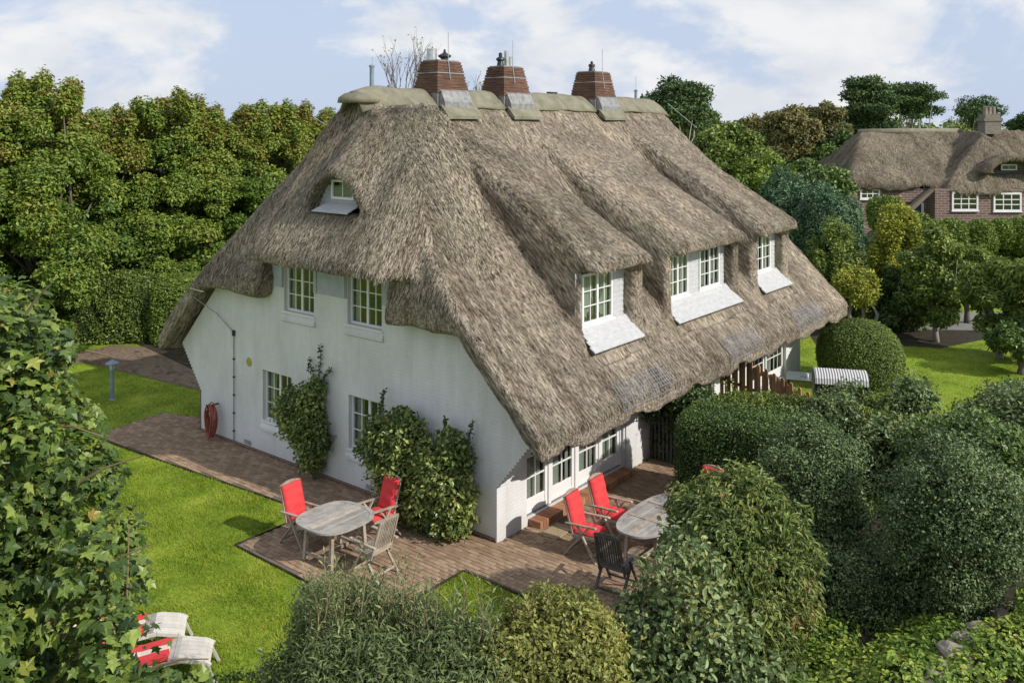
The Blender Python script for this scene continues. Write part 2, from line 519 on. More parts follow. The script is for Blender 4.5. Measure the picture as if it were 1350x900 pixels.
class MB:
    """collects shapes, builds ONE mesh object"""

    def __init__(self):
        self.v = []
        self.f = []

    def add(self, vs, fs):
        o = len(self.v)
        self.v += [tuple(x) for x in vs]
        self.f += [tuple(i + o for i in f) for f in fs]
        return self

    def box(self, c, s, rot=None):
        hx, hy, hz = s[0] / 2, s[1] / 2, s[2] / 2
        vs = [Vector((x, y, z)) for z in (-hz, hz) for y in (-hy, hy) for x in (-hx, hx)]
        if rot is not None:
            if not isinstance(rot, Matrix):
                rot = Matrix.Rotation(rot, 3, 'Z')
            vs = [rot @ v for v in vs]
        c = Vector(c)
        return self.add([v + c for v in vs], [(0, 2, 3, 1), (4, 5, 7, 6), (0, 1, 5, 4), (2, 6, 7, 3), (0, 4, 6, 2), (1, 3, 7, 5)])

    def bar(self, p, q, w, h, up=(0, 0, 1)):
        p, q = Vector(p), Vector(q)
        d = q - p
        L = d.length
        d = d.normalized()
        u = Vector(up)
        s = d.cross(u)
        if s.length < 1e-4:
            s = d.cross(Vector((1, 0, 0)))
        s.normalize()
        u = s.cross(d)
        R = Matrix((d, s, u)).transposed()
        return self.box((p + q) / 2, (L, w, h), R)

    def tube(self, pts, r, seg=8, closed=False):
        pts = [Vector(p) for p in pts]
        n = len(pts)
        rs = r if isinstance(r, (list, tuple)) else [r] * n
        vs, fs = [], []
        prev = None
        for i, p in enumerate(pts):
            if closed:
                d = pts[(i + 1) % n] - pts[i - 1]
            else:
                d = pts[min(i + 1, n - 1)] - pts[max(i - 1, 0)]
            d.normalize()
            if prev is None:
                ref = Vector((0, 0, 1)) if abs(d.z) < 0.9 else Vector((1, 0, 0))
                s = d.cross(ref).normalized()
            else:
                s = (prev - d * prev.dot(d))
                s = s.normalized() if s.length > 1e-5 else d.orthogonal().normalized()
            prev = s
            t = d.cross(s)
            for k in range(seg):
                a = 2 * math.pi * k / seg
                vs.append(p + (s * math.cos(a) + t * math.sin(a)) * rs[i])
        m = n if closed else n - 1
        for i in range(m):
            for k in range(seg):
                a, b = i * seg + k, i * seg + (k + 1) % seg
                c, d2 = ((i + 1) % n) * seg + (k + 1) % seg, ((i + 1) % n) * seg + k
                fs.append((a, b, c, d2))
        if not closed:
            fs.append(tuple(range(seg - 1, -1, -1)))
            fs.append(tuple((n - 1) * seg + k for k in range(seg)))
        return self.add(vs, fs)

    def lathe(self, prof, c=(0, 0, 0), seg=16):
        vs, fs = [], []
        for r, z in prof:
            for k in range(seg):
                a = 2 * math.pi * k / seg
                vs.append((c[0] + r * math.cos(a), c[1] + r * math.sin(a), c[2] + z))
        for i in range(len(prof) - 1):
            for k in range(seg):
                fs.append((i * seg + k, i * seg + (k + 1) % seg, (i + 1) * seg + (k + 1) % seg, (i + 1) * seg + k))
        fs.append(tuple(range(seg - 1, -1, -1)))
        fs.append(tuple((len(prof) - 1) * seg + k for k in range(seg)))
        return self.add(vs, fs)

    def prism(self, poly, fn, d0, d1, holes=()):
        """polygon (u,v) with holes; fn(u,v,w) -> 3D; extruded from w=d0 to d1"""
        loops = [list(poly)] + [list(h) for h in holes]
        flat = [p for l in loops for p in l]
        tris = tessellate_polygon([[Vector((p[0], p[1], 0)) for p in l] for l in loops])
        o = len(self.v)
        n = len(flat)
        self.v += [tuple(fn(p[0], p[1], d0)) for p in flat]
        self.v += [tuple(fn(p[0], p[1], d1)) for p in flat]
        for t in tris:
            self.f.append(tuple(o + i for i in t))
            self.f.append(tuple(o + n + i for i in reversed(t)))
        s = 0
        for l in loops:
            m = len(l)
            for i in range(m):
                a, b = s + i, s + (i + 1) % m
                self.f.append((o + a, o + b, o + n + b, o + n + a))
            s += m
        return self

    def build(self, name, mat, parent=None, smooth=False, bevel=0, loc=None, rot=None):
        me = bpy.data.meshes.new(name)
        me.from_pydata(self.v, [], self.f)
        bm = bmesh.new()
        bm.from_mesh(me)
        bmesh.ops.recalc_face_normals(bm, faces=bm.faces)
        if bevel:
            bmesh.ops.bevel(bm, geom=list(bm.edges), offset=bevel, segments=1, profile=0.5, affect='EDGES', clamp_overlap=True)
        bm.to_mesh(me)
        bm.free()
        if smooth:
            for p in me.polygons:
                p.use_smooth = True
        o = link_mesh(name, me, mat, parent)
        if loc is not None:
            o.location = loc
        if rot is not None:
            o.rotation_euler = rot
        return o


def kids(o, table={}):
    return [c for c in COL.objects if c.parent == o]


def copy_tree(o, parent=None):
    c = o.copy()
    COL.objects.link(c)
    if parent:
        c.parent = parent
    for ch in list(o.children):
        copy_tree(ch, c)
    return c


# ------------------------------------------------------------------ foliage
LEAF = {
    'rhomb': (np.array([[0, 0, 0], [.5, .28, .07], [1, 0, -.05], [.5, -.28, .07]]), np.array([[0, 2, 1], [0, 3, 2]])),
    'oval': (np.array([[0, 0, 0], [.3, .27, .06], [.72, .24, .05], [1, 0, -.10], [.72, -.24, .05], [.3, -.27, .06]]),
             np.array([[0, 2, 1], [0, 3, 2], [0, 4, 3], [0, 5, 4]])),
    'narrow': (np.array([[0, 0, 0], [.45, .12, .03], [1, 0, -.08], [.45, -.12, .03]]), np.array([[0, 2, 1], [0, 3, 2]])),
    'droop': (np.array([[0, 0, 0], [.4, .16, .05], [.7, .13, 0], [1, 0, -.18], [.7, -.13, 0], [.4, -.16, .05]]),
              np.array([[0, 2, 1], [0, 3, 2], [0, 4, 3], [0, 5, 4]])),
    'spray': (np.array([[0, 0, 0], [.6, .2, .02], [1, 0, 0], [.6, -.2, .02]]), np.array([[0, 2, 1], [0, 3, 2]])),
    'maple': (np.array([[0, 0, 0], [.10, .42, .03], [.30, .30, .06], [.52, .58, -.02], [.60, .22, .05], [1.0, 0, -.10],
                        [.60, -.22, .05], [.52, -.58, -.02], [.30, -.30, .06], [.10, -.42, .03], [.38, 0, .0]]),
              np.array([[10, 0, 1], [10, 1, 2], [10, 2, 3], [10, 3, 4], [10, 4, 5], [10, 5, 6], [10, 6, 7], [10, 7, 8], [10, 8, 9], [10, 9, 0]])),
}


def unit(v):
    return v / np.maximum(np.linalg.norm(v, axis=1, keepdims=True), 1e-6)


def leaf_frames(pos, out, rng, up=0.5, jit=0.7, droop=0.2, along=None):
    n = len(pos)
    nr = unit(out * 0.7 + np.array([0, 0, up]) + rng.normal(size=(n, 3)) * jit)
    t = rng.normal(size=(n, 3)) + out * 0.6
    if along is not None:
        t = t * 0.5 + along
    t[:, 2] -= droop
    t = unit(t - nr * (t * nr).sum(1, keepdims=True))
    s = np.cross(nr, t)
    return t, s, nr


def leaves_mesh(pos, t, s, nr, size, shape, tint):
    T, Fc = LEAF[shape]
    n, k = len(pos), len(T)
    V = (pos[:, None, :] + size[:, None, None] * (T[None, :, 0:1] * t[:, None, :] + T[None, :, 1:2] * s[:, None, :] + T[None, :, 2:3] * nr[:, None, :]))
    Fa = (Fc[None] + (np.arange(n) * k)[:, None, None]).reshape(-1, 3)
    return V.reshape(-1, 3), Fa, np.repeat(tint, k)


def cull(pos, cen, rd, own, k=0.72):
    """drop positions deep inside another clump"""
    keep = np.ones(len(pos), bool)
    for j in range(len(cen)):
        q = (pos - cen[j]) / rd[j]
        inside = ((q * q).sum(1) < k * k) & (own != j)
        keep &= ~inside
    return keep


def clump_leaves(cen, rad3, per, size, rng, shape='rhomb', up=0.5, jit=0.7, droop=0.2, shell=(0.62, 1.05), inner=0.08,
                 tint_c=0.25, tint_l=0.25, tint_z=None, zcut=None, cullk=0.7):
    cen = np.asarray(cen, float)
    rd = np.asarray(rad3, float)
    if rd.ndim == 1:
        rd = np.repeat(rd[:, None], 3, 1)
    vol = (rd[:, 0] * rd[:, 2])
    cnt = np.maximum(3, (per * vol / vol.mean())).astype(int)
    own = np.repeat(np.arange(len(cen)), cnt)
    n = len(own)
    d = unit(rng.normal(size=(n, 3)))
    r = shell[0] + (shell[1] - shell[0]) * rng.random(n) ** 0.7
    lump = 1 + 0.16 * np.sin(d[:, 0] * 7 + own) * np.sin(d[:, 1] * 6 + own * 1.7) + 0.12 * np.sin(d[:, 2] * 9 + own * 2.3)
    pos = cen[own] + d * rd[own] * (r * lump)[:, None]
    keep = cull(pos, cen, rd, own, cullk)
    if zcut is not None:
        keep &= pos[:, 2] > zcut
    pos, d, own = pos[keep], d[keep], own[keep]
    n = len(pos)
    t, s, nr = leaf_frames(pos, d, rng, up, jit, droop)
    ct = rng.random(len(cen)) * tint_c
    tint = 0.06 + ct[own] + rng.random(n) * (tint_l + .22) + (rng.random(n) ** 9) * 0.35
    if tint_z:
        tint = tint + tint_z(pos)
    sz = size * (0.65 + 0.7 * rng.random(n))
    V, Fa, tv = leaves_mesh(pos, t, s, nr, sz, shape, tint)
    if inner:
        m = max(4, int(n * inner))
        o2 = rng.integers(0, len(cen), m)
        p2 = cen[o2] + unit(rng.normal(size=(m, 3))) * rd[o2] * (0.62 * rng.random(m) ** 0.4)[:, None]
        if zcut is not None:
            p2[:, 2] = np.maximum(p2[:, 2], zcut)
        t, s, nr = leaf_frames(p2, unit(rng.normal(size=(m, 3))), rng, 0.2, 1, 0)
        span = rd[o2].mean(1) * 0.5
        V2, F2, tv2 = leaves_mesh(p2, t, s, nr, span, 'oval', 0.15 + rng.random(m) * 0.25)
        Fa = np.vstack([Fa, F2 + len(V)])
        V = np.vstack([V, V2])
        tv = np.concatenate([tv, tv2])
    return V, Fa, tv


def foliage(name, cen, rad3, per, size, mat, parent=None, seed=1, **k):
    rng = np.random.default_rng(seed)
    V, Fa, tv = clump_leaves(cen, rad3, per, size, rng, **k)
    return np_mesh(name, V, Fa, mat, parent, tint=tv)


def limbs(name, base, tops, r0, mat, parent, seed=0, fork=0.35):
    rng = random.Random(seed)
    mb = MB()
    base = Vector(base)
    top = sum((Vector(t) for t in tops), Vector()) / len(tops)
    f = base.lerp(top, fork)
    f2 = base.lerp(top, 0.75)
    j = lambda a: Vector((rng.uniform(-a, a), rng.uniform(-a, a), 0))
    mb.tube([base - Vector((0, 0, .1)), base.lerp(f, .5) + j(r0), f, f.lerp(f2, .5) + j(r0 * 1.5), f2], [r0 * 1.25, r0, r0 * .85, r0 * .6, r0 * .3], 8)
    for t in tops:
        t = Vector(t)
        s = base.lerp(top, rng.uniform(fork * .7, .7))
        m = s.lerp(t, .5) + j((t - s).length * .12) - Vector((0, 0, (t - s).length * .05))
        mb.tube([s, m, t], [r0 * .45, r0 * .28, r0 * .07], 5)
    return mb.build(name, mat, parent, smooth=True)


# ------------------------------------------------------------------ surface nets (for the thatch)
def surface_nets(field, lo, hi, h):
    xs = np.arange(lo[0], hi[0] + h, h, dtype=np.float32)
    ys = np.arange(lo[1], hi[1] + h, h, dtype=np.float32)
    zs = np.arange(lo[2], hi[2] + h, h, dtype=np.float32)
    X, Y, Z = np.meshgrid(xs, ys, zs, indexing='ij')
    Fv = field(X, Y, Z).astype(np.float32)
    del X, Y, Z
    # pad boundary as outside
    Fv[0], Fv[-1] = 1, 1
    Fv[:, 0], Fv[:, -1] = 1, 1
    Fv[:, :, 0], Fv[:, :, -1] = 1, 1
    S = Fv < 0
    nx, ny, nz = S.shape
    c = np.zeros((nx - 1, ny - 1, nz - 1), np.int8)
    for i in (0, 1):
        for j in (0, 1):
            for k in (0, 1):
                c += S[i:nx - 1 + i, j:ny - 1 + j, k:nz - 1 + k]
    act = (c > 0) & (c < 8)
    idx = -np.ones(act.shape, np.int32)
    I = np.argwhere(act)
    idx[act] = np.arange(len(I))
    acc = np.zeros((len(I), 3))
    cnt = np.zeros(len(I))
    corners = [(i, j, k) for i in (0, 1) for j in (0, 1) for k in (0, 1)]
    for a in range(8):
        for b in range(a + 1, 8):
            ca, cb = corners[a], corners[b]
            if sum(abs(ca[q] - cb[q]) for q in range(3)) != 1:
                continue
            fa = Fv[I[:, 0] + ca[0], I[:, 1] + ca[1], I[:, 2] + ca[2]]
            fb = Fv[I[:, 0] + cb[0], I[:, 1] + cb[1], I[:, 2] + cb[2]]
            x = (fa < 0) != (fb < 0)
            t = np.where(x, fa / np.where(fa - fb == 0, 1, fa - fb), 0)
            p = np.array(ca)[None] + t[:, None] * (np.array(cb) - np.array(ca))[None]
            acc[x] += p[x]
            cnt[x] += 1
    V = (I + acc / cnt[:, None]) * h + np.array([xs[0], ys[0], zs[0]])
    quads = []
    # x edges
    e = S[:-1, 1:-1, 1:-1] != S[1:, 1:-1, 1:-1]
    q = np.argwhere(e)
    i, j, k = q[:, 0], q[:, 1] + 1, q[:, 2] + 1
    Q = np.stack([idx[i, j - 1, k - 1], idx[i, j, k - 1], idx[i, j, k], idx[i, j - 1, k]], 1)
    fl = ~S[i, j, k]
    Q[fl] = Q[fl][:, ::-1]
    quads.append(Q)
    e = S[1:-1, :-1, 1:-1] != S[1:-1, 1:, 1:-1]
    q = np.argwhere(e)
    i, j, k = q[:, 0] + 1, q[:, 1], q[:, 2] + 1
    Q = np.stack([idx[i - 1, j, k - 1], idx[i - 1, j, k], idx[i, j, k], idx[i, j, k - 1]], 1)
    fl = ~S[i, j, k]
    Q[fl] = Q[fl][:, ::-1]
    quads.append(Q)
    e = S[1:-1, 1:-1, :-1] != S[1:-1, 1:-1, 1:]
    q = np.argwhere(e)
    i, j, k = q[:, 0] + 1, q[:, 1] + 1, q[:, 2]
    Q = np.stack([idx[i - 1, j - 1, k], idx[i, j - 1, k], idx[i, j, k], idx[i - 1, j, k]], 1)
    fl = ~S[i, j, k]
    Q[fl] = Q[fl][:, ::-1]
    quads.append(Q)
    return V, np.vstack(quads)


def smin(a, b, k):
    h = np.clip(0.5 + 0.5 * (b - a) / k, 0, 1)
    return b * (1 - h) + a * h - k * h * (1 - h)


def smax(a, b, k):
    return -smin(-a, -b, k)


def lumps(X, Y, Z, amp):
    return amp * (np.sin(X * 2.3 + Y * 1.1) * np.sin(Y * 1.9 - Z * 1.3 + 1) + 0.6 * np.sin(X * 5.1 - Z * 2.2) * np.sin(Y * 4.7 + Z * 3.1 + 2)
                  + 0.35 * np.sin(X * 11 + Y * 7) * np.sin(Z * 9 + Y * 6))


def build_thatch(name, V, Q, regions, mat, parent, rng, n_straw, straw_ok, blen=(0.07, 0.17), bw=0.0050):
    """regions(center, normal) -> (n, d) unit arrays: straw coords from plane normal and downslope direction"""
    cen = V[Q].mean(1)
    nv = np.cross(V[Q[:, 2]] - V[Q[:, 0]], V[Q[:, 3]] - V[Q[:, 1]])
    area = np.linalg.norm(nv, axis=1) / 2
    nv = unit(nv)
    N, D = regions(cen, nv)
    U = np.cross(N, D)
    C = V[Q]                                     # (m,4,3)
    cv = np.stack([(C * U[:, None]).sum(2), (C * N[:, None]).sum(2), (C * D[:, None]).sum(2)], 2)
    o = np_mesh(name, V, Q, mat, parent, smooth=True, corner_vec=cv)
    # loose straw ends standing proud of the coat
    w = area * straw_ok(cen, nv)
    pick = rng.choice(len(Q), n_straw, p=w / w.sum())
    uv = rng.random((n_straw, 2))
    A = C[pick, 0] * ((1 - uv[:, 0]) * (1 - uv[:, 1]))[:, None] + C[pick, 1] * (uv[:, 0] * (1 - uv[:, 1]))[:, None] \
        + C[pick, 2] * (uv[:, 0] * uv[:, 1])[:, None] + C[pick, 3] * ((1 - uv[:, 0]) * uv[:, 1])[:, None]
    n = nv[pick]
    d = D[pick]
    d = unit(d - n * (d * n).sum(1, keepdims=True) + rng.normal(size=d.shape) * 0.06)
    s = np.cross(n, d)
    L = rng.uniform(blen[0], blen[1], n_straw)[:, None]
    wd = (bw * rng.uniform(0.6, 1.6, n_straw))[:, None]
    lift = (rng.uniform(0.01, 0.10, n_straw) * L[:, 0])[:, None]
    p0 = A - n * 0.01
    p1 = A + d * L + n * lift
    Vs = np.stack([p0 - s * wd, p0 + s * wd, p1 + s * wd * 0.5, p1 - s * wd * 0.5], 1).reshape(-1, 3)
    Fs = np.arange(n_straw * 4).reshape(-1, 4)
    tint = np.repeat(rng.normal(0.01, 0.10, n_straw), 4)
    cvs = np.stack([(Vs * np.repeat(U[pick], 4, 0)).sum(1), (Vs * np.repeat(N[pick], 4, 0)).sum(1), (Vs * np.repeat(D[pick], 4, 0)).sum(1)], 1)
    so = np_mesh('straw_ends', Vs, Fs, mat, o, tint=tint, corner_vec=cvs)
    so['kind'] = 'stuff'
    return o


# ================================================================== GROUND
def sheet(name, pts, z, mat, kind='structure', parent=None, thick=None):
    mb = MB()
    tris = tessellate_polygon([[Vector((p[0], p[1], 0)) for p in pts]])
    if thick:
        mb.prism([(p[0], p[1]) for p in pts], lambda u, v, w: (u, v, w), z, z - thick)
    else:
        mb.add([(p[0], p[1], z) for p in pts], tris)
    o = mb.build(name, mat, parent)
    if not thick:
        for p in o.data.polygons:
            if p.normal.z < 0:
                p.flip()
    if kind:
        o['kind'] = kind
    return o


ground = sheet('lawn', [(-500, -300), (500, -300), (500, 1200), (-500, 1200)], 0.0, M['grass'])
G = lambda a, b: W2(a, b)[:2]

terrace_left = [(-3.17, 3.8), (-3.2, -.2), (-1.19, -.2), (-1.19, -5.6), (5.75, -5.6), (5.75, 0.0), (0.0, 0.0), (0.0, 10.05),
                (0.62, 10.9), (0.2, 12.3), (-1.95, 11.9), (-1.75, 9.0), (-1.4, 4.6), (-1.4, 3.8)]
patio = sheet('patio', [G(*p) for p in terrace_left], 0.012, M['joint'])
path_pts = [PZ(111, 478), PZ(264, 515), W2(0.2, 10.5), W2(4, 10.6), PZ(262, 470), PZ(215, 458), PZ(150, 455), PZ(100, 466), PZ(60, 474), PZ(70, 484)]
back_path = sheet('garden_path', [p[:2] for p in path_pts], 0.01, M['joint'])
bed = sheet('soil_bed', [p[:2] for p in (PZ(178, 452), PZ(262, 492), PZ(266, 462), PZ(230, 448))], 0.03, M['soil'])
bed2 = sheet('tree_bed', [p[:2] for p in (PZ(1080, 462), PZ(1185, 456), PZ(1240, 459), PZ(1300, 447), PZ(1340, 452), PZ(1500, 452), PZ(1500, 437), PZ(1300, 437), PZ(1240, 432), PZ(1180, 422), PZ(1060, 428))], 0.012, M['soil'])
bed3 = sheet('hedge_bed', [G(*p) for p in ((-1.1, -5.2), (6, -5.2), (12, -9), (6, -16), (-6, -13), (-8, -3.2), (-4.0, -2.2))], 0.02, M['soil'])
road = sheet('road', [p[:2] for p in (PZ(1150, 434), PZ(1310, 436), PZ(1420, 440), PZ(1420, 412), PZ(1300, 413), PZ(1150, 411))], 0.016, M['asphalt'])


def in_poly(px, py, poly):
    c = np.zeros(px.shape, bool)
    n = len(poly)
    for i in range(n):
        x1, y1 = poly[i]
        x2, y2 = poly[(i + 1) % n]
        cond = ((y1 > py) != (y2 > py)) & (px < (x2 - x1) * (py - y1) / (y2 - y1 + 1e-12) + x1)
        c ^= cond
    return c


# pavers -----------------------------------------------------------
def pavers(poly_local, parent, seed, singles, stuffname, z0=0.012, origin=(0, 0), bl=0.205, bw=0.103, pm='paver'):
    rng = np.random.default_rng(seed)
    xs = [p[0] for p in poly_local]
    ys = [p[1] for p in poly_local]
    A_, B_ = [], []
    i0, i1 = int(min(xs) / bw) - 1, int(max(xs) / bw) + 1
    j0, j1 = int(min(ys) / bl) - 1, int(max(ys) / bl) + 1
    for i in range(i0, i1):
        for j in range(j0, j1):
            A_.append((i + .5) * bw)
            B_.append((j + .5 + (0.5 if i % 2 else 0)) * bl)
    A_, B_ = np.array(A_), np.array(B_)
    k = np.ones(len(A_), bool)
    for da, db in ((-.4, -.4), (.4, -.4), (.4, .4), (-.4, .4)):
        k &= in_poly(A_ + da * bw, B_ + db * bl, poly_local)
    A_, B_ = A_[k], B_[k]
    wx = C0[0] + A_ * AX[0] + B_ * BX[0]
    wy = C0[1] + A_ * AX[1] + B_ * BX[1]
    pxx = 675 + FPX * wx / wy
    pyy = HOR + FPX * CAM_H / wy
    vis = (pxx > -10) & (pxx < 1360) & (pyy < 905)
    score = np.where(vis & singles_mask(pxx, pyy), -wy, -1e3)
    order = np.argsort(-score)
    sing = order[:singles]
    rest = order[singles:]
    tmpl = MB().box((0, 0, 0), (bw - .010, bl - .010, .03))
    base = None
    for q in sing:
        if base is None:
            base = tmpl.build('brick', M['paver'], parent, bevel=0.003)
            me = base.data
            o = base
        else:
            o = bpy.data.objects.new('brick', me)
            COL.objects.link(o)
            o.parent = parent
        o.location = (wx[q], wy[q], z0 + rng.uniform(-.003, .004))
        o.rotation_euler = (rng.normal(0, .008), rng.normal(0, .008), TH + rng.normal(0, .012))
    if len(rest):
        bx = np.array([[-.5, -.5], [.5, -.5], [.5, .5], [-.5, .5]]) * np.array([bw - .010, bl - .010])
        n = len(rest)
        ca, sa = math.cos(TH), math.sin(TH)
        loc = bx[None] + 0 * rng.normal(size=(n, 4, 2))
        X = loc[..., 0] * ca - loc[..., 1] * sa + wx[rest][:, None]
        Y = loc[..., 0] * sa + loc[..., 1] * ca + wy[rest][:, None]
        zt = z0 + .015 + rng.uniform(-.004, .004, n)[:, None] + rng.uniform(-.002, .002, (n, 4))
        V = np.concatenate([np.stack([X, Y, zt], 2), np.stack([X, Y, zt * 0 + z0 - .01], 2)], 1).reshape(-1, 3)
        f = np.array([[0, 1, 2, 3], [0, 4, 5, 1], [1, 5, 6, 2], [2, 6, 7, 3], [3, 7, 4, 0]])
        Fa = (f[None] + (np.arange(n) * 8)[:, None, None]).reshape(-1, 4)
        o = np_mesh(stuffname, V, Fa, M[pm], parent, tint=np.repeat(rng.uniform(-.5, .5, n), 8))
        o['kind'] = 'stuff'


def singles_mask(px_, py_):
    a = (px_ > 300) & (px_ < 790) & (py_ > 640)
    hid = (px_ > 395) & (px_ < 640) & (py_ > 790)
    return a & ~hid


pavers(terrace_left, patio, 3, 300, 'brick_paving')
inv = lambda p: ((p[0] - C0[0]) * AX[0] + (p[1] - C0[1]) * AX[1], (p[0] - C0[0]) * BX[0] + (p[1] - C0[1]) * BX[1])
pavers([inv(p) for p in path_pts], back_path, 4, 0, 'brick_paving', z0=0.01, pm='paver_dark')

# grass blades -----------------------------------------------------
def grass_blades():
    rng = np.random.default_rng(5)
    out = []
    for poly, dens in (([PZ(-20, 905), PZ(430, 905), PZ(430, 775), PZ(320, 716), PZ(400, 668), PZ(180, 575), PZ(130, 575), PZ(-20, 590)], 2600),
                       ([PZ(-20, 595), PZ(265, 572), PZ(264, 514), PZ(110, 475), PZ(-20, 490)], 700),
                       ([PZ(608, 752), PZ(540, 800), PZ(620, 830), PZ(700, 810), PZ(660, 768)], 3500),
                       ([PZ(1050, 520), PZ(1050, 448), PZ(1190, 456), PZ(1360, 452), PZ(1360, 570), PZ(1180, 570)], 420)):
        pl = [(p.x, p.y) for p in poly]
        xs = [p[0] for p in pl]
        ys = [p[1] for p in pl]
        ar = (max(xs) - min(xs)) * (max(ys) - min(ys))
        n = int(ar * dens)
        x = rng.uniform(min(xs), max(xs), n)
        y = rng.uniform(min(ys), max(ys), n)
        k = in_poly(x, y, pl)
        a, b = inv((x, y))
        k &= ~in_poly(a, b, [(p[0], p[1]) for p in terrace_left])
        # thin out with distance
        out.append(np.stack([x[k], y[k]], 1))
    p = np.vstack(out)
    n = len(p)
    h = rng.uniform(.02, .05, n) * (1 + 0.5 * np.sin(p[:, 0] * 3) * np.sin(p[:, 1] * 2.7))
    ang = rng.uniform(0, 6.28, n)
    w = rng.uniform(.004, .009, n)
    lx, ly = rng.normal(0, .016, n), rng.normal(0, .016, n)
    z = np.zeros(n)
    V = np.stack([np.stack([p[:, 0] - np.cos(ang) * w, p[:, 1] - np.sin(ang) * w, z], 1),
                  np.stack([p[:, 0] + np.cos(ang) * w, p[:, 1] + np.sin(ang) * w, z], 1),
                  np.stack([p[:, 0] + lx, p[:, 1] + ly, h], 1)], 1).reshape(-1, 3)
    o = np_mesh('grass', V, np.arange(3 * n).reshape(-1, 3), M['grass'], tint=np.repeat(rng.normal(0.02, .05, n), 3))
    tag(o, 'short bright green mown grass growing over the lawns around the cottage', 'grass', kind='stuff')


grass_blades()

rgl = np.random.default_rng(77)
fp = []
while len(fp) < 420:
    a_, b_ = rgl.uniform(-4.5, 5.5), rgl.uniform(-4.5, 12)
    if a_ > -.05 and b_ > -.05:
        continue
    p_ = W2(a_, b_, .045)
    fp.append((p_.x, p_.y, .045 if rgl.random() < .8 else .05))
fp = np.array(fp)
nz_ = unit(np.array([0, 0, 1.0]) + rgl.normal(size=fp.shape) * .25)
tz_ = rgl.normal(size=fp.shape)
tz_ = unit(tz_ - nz_ * (tz_ * nz_).sum(1, keepdims=True))
V_, F_, t_ = leaves_mesh(fp, tz_, np.cross(nz_, tz_), nz_, rgl.uniform(.03, .07, len(fp)), 'oval', rgl.uniform(.6, 1.1, len(fp)))
tag(np_mesh('fallen_leaves', V_, F_, M['lf_brown'], tint=t_), 'scattered small brown fallen leaves on the brick paving and lawn edge', 'leaves', kind='stuff')

# lawn edging along the path: a thin board
ed = MB()
for p, q in (((-1.97, 11.9), (-1.77, 9.0)), ((-1.77, 9.0), (-1.42, 4.6)), ((-1.42, 4.6), (-1.42, 3.83)), ((-1.42, 3.83), (-3.19, 3.83)), ((-3.19, 3.83), (-3.22, -.2)), ((-3.22, -.22), (-1.2, -.22)), ((-1.2, -.22), (-1.2, -2.5))):
    ed.bar(W2(*p, .012), W2(*q, .012), .03, .05)
tag(ed.build('lawn_edging', M['soil']), kind='structure')

# ================================================================== COTTAGE
cottage = empty('cottage', W2(0, 0, 0), TH, 'long white painted brick cottage with swept reed thatched roof, three dormers and three brick chimneys', 'house')
WID, LEN = 10.05, 15.27
ZR, SL, BC = 9.05, 1.04, 5.03

DORM = [(2.62, 4.75), (6.05, 9.85), (10.95, 13.35)]
NICHE = [(2.68, 4.45), (6.30, 9.62), (11.35, 13.05)]
WINZ = (3.70, 4.80)


